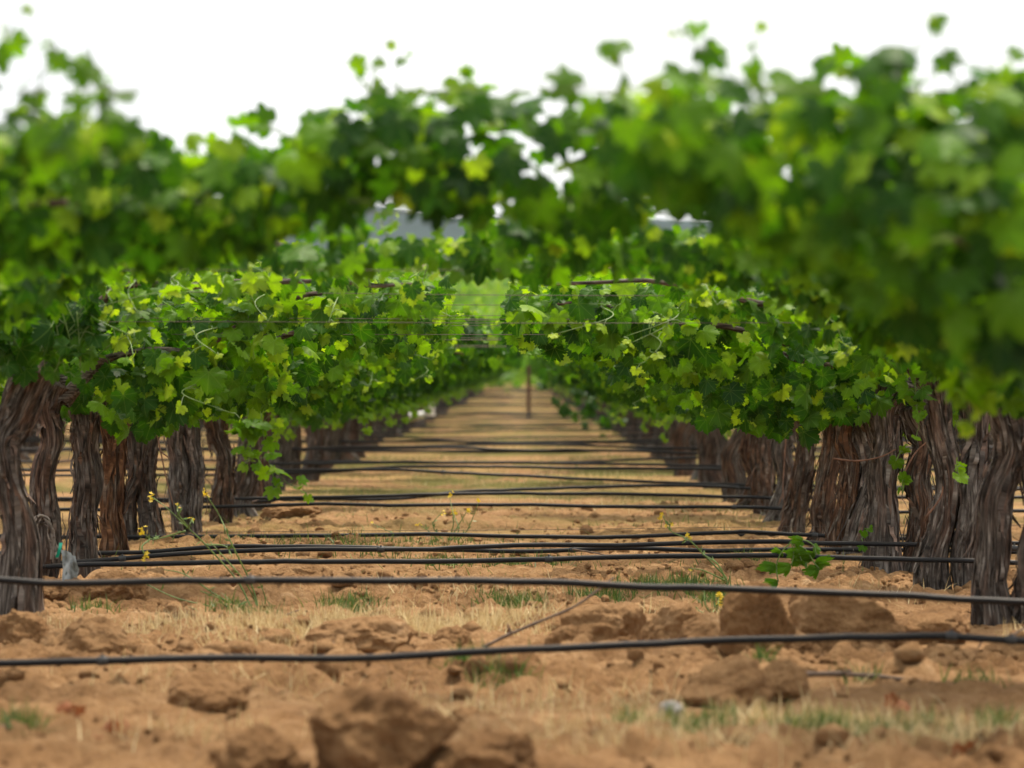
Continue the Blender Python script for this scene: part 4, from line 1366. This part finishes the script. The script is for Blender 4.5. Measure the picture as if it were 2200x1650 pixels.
# ------------------------------------------------------------------ small things
def strip_mesh(name, P, w, side, mat, curl=0.0):
    m = len(P)
    W = np.broadcast_to(w, (m,))
    A = Acc()
    V = np.stack([P - side * W[:, None], P + np.array([0, 0.004, 0]), P + side * W[:, None]], 1).reshape(-1, 3)
    k = np.arange(m - 1)[:, None] * 3
    q = np.concatenate([k + np.array([[0, 1, 4, 3]]), k + np.array([[1, 2, 5, 4]])])
    A.add(V, q)
    return A.mesh(name, [mat])


# wilted sprig hanging on the hose
d = 20.35
fo = Foliage(55, 0)
fo.wilt = 1.5
o0 = wpos(1700, 1165, d)
r = np.random.default_rng(55)
for pts in ([(1700, 1165), (1680, 1185), (1668, 1215), (1672, 1250)], [(1700, 1165), (1705, 1190), (1700, 1215)], [(1700, 1165), (1730, 1180), (1750, 1210), (1760, 1222)], [(1695, 1168), (1725, 1160), (1748, 1172), (1752, 1190)], [(1700, 1165), (1712, 1180), (1722, 1205)]):
    c = spline([wpos(a, b, d) for a, b in pts], 10)
    V, q, tr = tube(c, 0.003, 5)
    fo.stems.add(V, q, tr)
    n = 3
    idx = np.array([3, 6, 9])
    P = c[idx]
    N = r.normal(0, 1, (n, 3)) * [1, .3, .2] + [0, -.5, 0]
    T = np.array([[0, 0, -1.0]] * n) + r.normal(0, .25, (n, 3))
    fo.add(P, N, T, np.array([.04, .05, .055]), r.uniform(.4, .6, n))
tag(obj('wilted_sprig', fo.build(o0), loc=tuple(o0)), 'wilted green vine sprig drooping over the black hose above the clods', 'sprig')


# milky plastic scrap and green tape by the left trunks
d = 20.0
A = Acc()
us, vs = np.meshgrid(np.linspace(0, 1, 12), np.linspace(0, 1, 16))
r = np.random.default_rng(9)
px = 128 + us * (40 - 22 * np.abs(vs - .35))
py = 1182 + vs * 78 + us * 14
X = (px - CX) * d / F
Z = H + (CY - py) * d / F
Y = d + 0.05 * np.sin(us * 5 + vs * 3) + 0.12 * fbm(us * 5, vs * 5, 1.0, 3)
k = (np.arange(15)[:, None] * 12 + np.arange(11)[None])
q = np.stack([k, k + 1, k + 13, k + 12], -1).reshape(-1, 4)
o0 = wpos(145, 1250, d)
A.add(np.stack([X, Y, Z], -1).reshape(-1, 3) - o0, q)
tag(obj('plastic_scrap', A.mesh('plastic_scrap', [M_PLAST]), loc=tuple(o0)), 'crumpled milky plastic scrap between the trunks on the left', 'plastic')
o0 = wpos(128, 1200, d - .03)
P = spline([wpos(131, 1166, d - .03), wpos(128, 1180, d - .05), wpos(122, 1198, d - .04)], 8) - o0
tag(obj('tie_tape', strip_mesh('tie_tape', P, 0.007, np.array([1, .2, 0.0]), M_TEAL), loc=tuple(o0)), 'bright green tie tape hanging above the plastic scrap', 'tape')


# white sleeves far down on the left
def sleeve(label, px, top, bot, d, rad, lean, group=None):
    a, b = wpos(px, bot, d), wpos(px + lean, top, d)
    t = np.linspace(0, 1, 8)[:, None]
    P = a + (b - a) * t
    A = Acc()
    V, q, tr = tube(P - a, rad * (1 + 0.08 * np.sin(np.arange(8) * 1.7)), 14, cap=False)
    A.add(V, q)
    V, q, tr = tube(P[::-1] - a, rad * 0.93 * (1 + 0.08 * np.sin(np.arange(8)[::-1] * 1.7)), 14, cap=False)
    A.add(V, q)
    tag(obj('vine_sleeve', A.mesh('vine_sleeve', [M_WHITE]), loc=tuple(a)), label, 'vine guard', group)


sleeve('blurred white vine sleeve leaning upright by the far left trunks', 912, 828, 865, 86, 0.085, 10)
sleeve('blurred white vine sleeve standing in front of the leaning one', 925, 868, 895, 84, 0.08, -2)
a, b = wpos(880, 900, 80), wpos(912, 896, 80)
A = Acc()
P = a + (b - a) * np.linspace(0, 1, 8)[:, None] + [0, 0, .03]
V, q, tr = tube(P - a, 0.07, 12, cap=False)
A.add(V, q)
tag(obj('vine_sleeve', A.mesh('vine_sleeve', [M_WHITE]), loc=tuple(a)), 'white vine sleeve lying on the ground by the far left trunks', 'vine guard')

# rusty steel line post far down the aisle
d = 104.0
xp = (1136 - CX) * d / F
A = Acc()
hgt = 1.28
V = []
prof = [(-.032, 0), (.032, 0), (.032, .008), (.006, .010), (.006, .045), (-.006, .045), (-.006, .010), (-.032, .008)]
nz = 16
zz = np.linspace(-0.1, hgt, nz)
V = np.array([[x * 1.3, y * 1.3, z] for z in zz for x, y in prof])
k = np.arange(nz - 1)[:, None] * 8
j = np.arange(8)[None]
q = np.stack([k + j, k + (j + 1) % 8, k + 8 + (j + 1) % 8, k + 8 + j], -1).reshape(-1, 4)
A.add(V, q)
for z in np.arange(.1, hgt, .08):
    bx = np.array([[x, y, z + dz] for dz in (0, .02) for x, y in ((-.02, -.014), (.02, -.014), (.02, .001), (-.02, .001))])
    A.add(bx, [[0, 1, 5, 4], [1, 2, 6, 5], [2, 3, 7, 6], [3, 0, 4, 7], [4, 5, 6, 7], [3, 2, 1, 0]])
tag(obj('steel_post', A.mesh('steel_post', [M_RUST], smooth=False), loc=(xp, d, 0)), 'rust brown steel trellis post standing at the far end of the aisle', 'post')


# dead twigs and stray pieces on the soil
def twig(label, pts, d, rad, side=()):
    P = spline([wpos(x, y, d + k * 0.03) for k, (x, y) in enumerate(pts)], 16)
    o0 = P[0].copy()
    A = Acc()
    V, q, tr = tube(P - o0, np.linspace(rad, rad * .5, 16) * (1 + .2 * np.sin(np.arange(16) * 2.1)), 7)
    A.add(V, q, tr)
    for s in side:
        S = spline([wpos(x, y, d) for x, y in s], 8)
        V, q, tr = tube(S - o0, np.linspace(rad * .6, rad * .3, 8), 6)
        A.add(V, q, tr)
    tag(obj('dead_twig', A.mesh('dead_twig', [M_TWIG]), loc=tuple(o0)), label, 'twig', 'dead twigs on the soil')


twig('grey twig poking up left of the straw', [(425, 1352), (450, 1338), (475, 1322)], 18.2, .006, [[(445, 1340), (440, 1352)]])
twig('short dark twig beside the mustard root', [(600, 1330), (622, 1318), (645, 1310)], 19.0, .004)
twig('long dead twig slanting up to the humped clod', [(1020, 1400), (1090, 1365), (1160, 1335), (1240, 1300), (1320, 1240)], 16.2, .007, [[(1100, 1362), (1090, 1340)]])
twig('blurred black twig lying in the right foreground', [(1700, 1450), (1800, 1448), (1900, 1455), (2020, 1470), (2120, 1490)], 14.6, .010, [[(1800, 1448), (1830, 1440)], [(1950, 1462), (2010, 1482)]])
twig('pale root piece under the nearest hose', [(795, 1440), (830, 1446), (860, 1452), (900, 1440)], 15.3, .008)
twig('upright dry stalk left of the pale root', [(730, 1420), (722, 1395), (716, 1378)], 15.9, .004)
twig('dark twig at the left edge of the foreground', [(0, 1560), (60, 1590), (160, 1625), (260, 1640)], 12.2, .010)
twig('grey forked twig low in the right foreground', [(2060, 1370), (2110, 1376), (2160, 1372), (2200, 1350)], 15.2, .007, [[(2110, 1376), (2100, 1395)]])
twig('thin twig below the hoses right of the aisle middle', [(1230, 1180), (1290, 1190), (1330, 1204)], 22.8, .004)


def dead_leaf(label, px, py, d, size, seed):
    r = np.random.default_rng(seed)
    P = wpos(px, py, d)
    P[2] = max(P[2], float(ground_h(P[0], d)) + .02)
    V, Fc, t, u = leaf_arrays(np.zeros((3, 3)) + r.normal(0, size * .5, (3, 3)) * [1, 1, .3], r.normal(0, 1, (3, 3)) + [0, -.6, .5], r.normal(0, 1, (3, 3)), np.full(3, size), np.zeros(3), 1, r)
    tag(obj('dead_leaf', mesh('dead_leaf', V, [Fc], [M_REDLEAF]), loc=tuple(P)), label, 'leaf', 'dead rusty leaves')


dead_leaf('rust red dead leaf curled on soil in the right foreground', 1940, 1515, 13.8, .045, 1)
dead_leaf('orange dead leaf upright in the left foreground', 168, 1570, 12.6, .035, 2)
dead_leaf('red brown dead leaf right of the orange one', 250, 1580, 12.6, .035, 3)
dead_leaf('dark red dead leaf left of the red brown one', 208, 1588, 12.4, .03, 4)
dead_leaf('rusty dead leaf in the bottom right corner', 2070, 1625, 11.9, .035, 5)

o = obj('stone', clod_mesh(.085, .06, .08, 991), loc=((1440 - CX) * 12.9e-4, 12.9, float(ground_h((1440 - CX) * 12.9e-4, 12.9)) - .005))
o.data.materials[0] = M_STONE
o.data.name = 'stone'
tag(o, 'grey stone in the dry grass of the right foreground', 'stone')

# ------------------------------------------------------------------ far vineyard on the rise (one mass)
r = np.random.default_rng(31)
A_P, A_N, A_T, A_S, A_C = [], [], [], [], []
for d in np.arange(236, 424, 2.4):
    n = 700 if d < 250 else 240
    hw = 22 + d * 0.04
    x = r.uniform(-hw, hw, n)
    z = rise(d) + r.uniform(0.1 if d < 250 else 0.5, 1.55, n)
    y = d + r.normal(0, .25, n)
    A_P.append(np.stack([x, y, z], 1))
A_P = np.concatenate(A_P)
n = len(A_P)
V, Fc, t, u = leaf_arrays(A_P, r.normal(0, .6, (n, 3)) + [0, -.5, .6], r.normal(0, .5, (n, 3)) + [0, 0, -1], r.uniform(.3, .55, n), r.beta(2, 2, n) * .5 + .40, 2, r)
tag(obj('far_vineyard', mesh('far_vineyard', V, [Fc], [M_LEAF], attrs={'tint': t}, vec={'leafuv': u})), kind='stuff')


# ------------------------------------------------------------------ the air: a thin haze round the whole scene
hz = bpy.data.materials.new('haze')
hz.use_nodes = True
hn = hz.node_tree.nodes
hn.clear()
ho = hn.new('ShaderNodeOutputMaterial')
hv_ = hn.new('ShaderNodeVolumePrincipled')
hv_.inputs['Color'].default_value = (0.80, 0.90, 1.0, 1)
hv_.inputs['Density'].default_value = 0.00006
hv_.inputs['Anisotropy'].default_value = 0.2
hz.node_tree.links.new(hv_.outputs[0], ho.inputs['Volume'])
bx = np.array([[x, y, z] for z in (-3.0, 130.0) for x, y in ((-2200, -100), (2200, -100), (2200, 3500), (-2200, 3500))])
tag(obj('haze', mesh('haze', bx, [np.array([[3, 2, 1, 0], [4, 5, 6, 7], [0, 1, 5, 4], [1, 2, 6, 5], [2, 3, 7, 6], [3, 0, 4, 7]])], [hz], smooth=False)), kind='stuff')
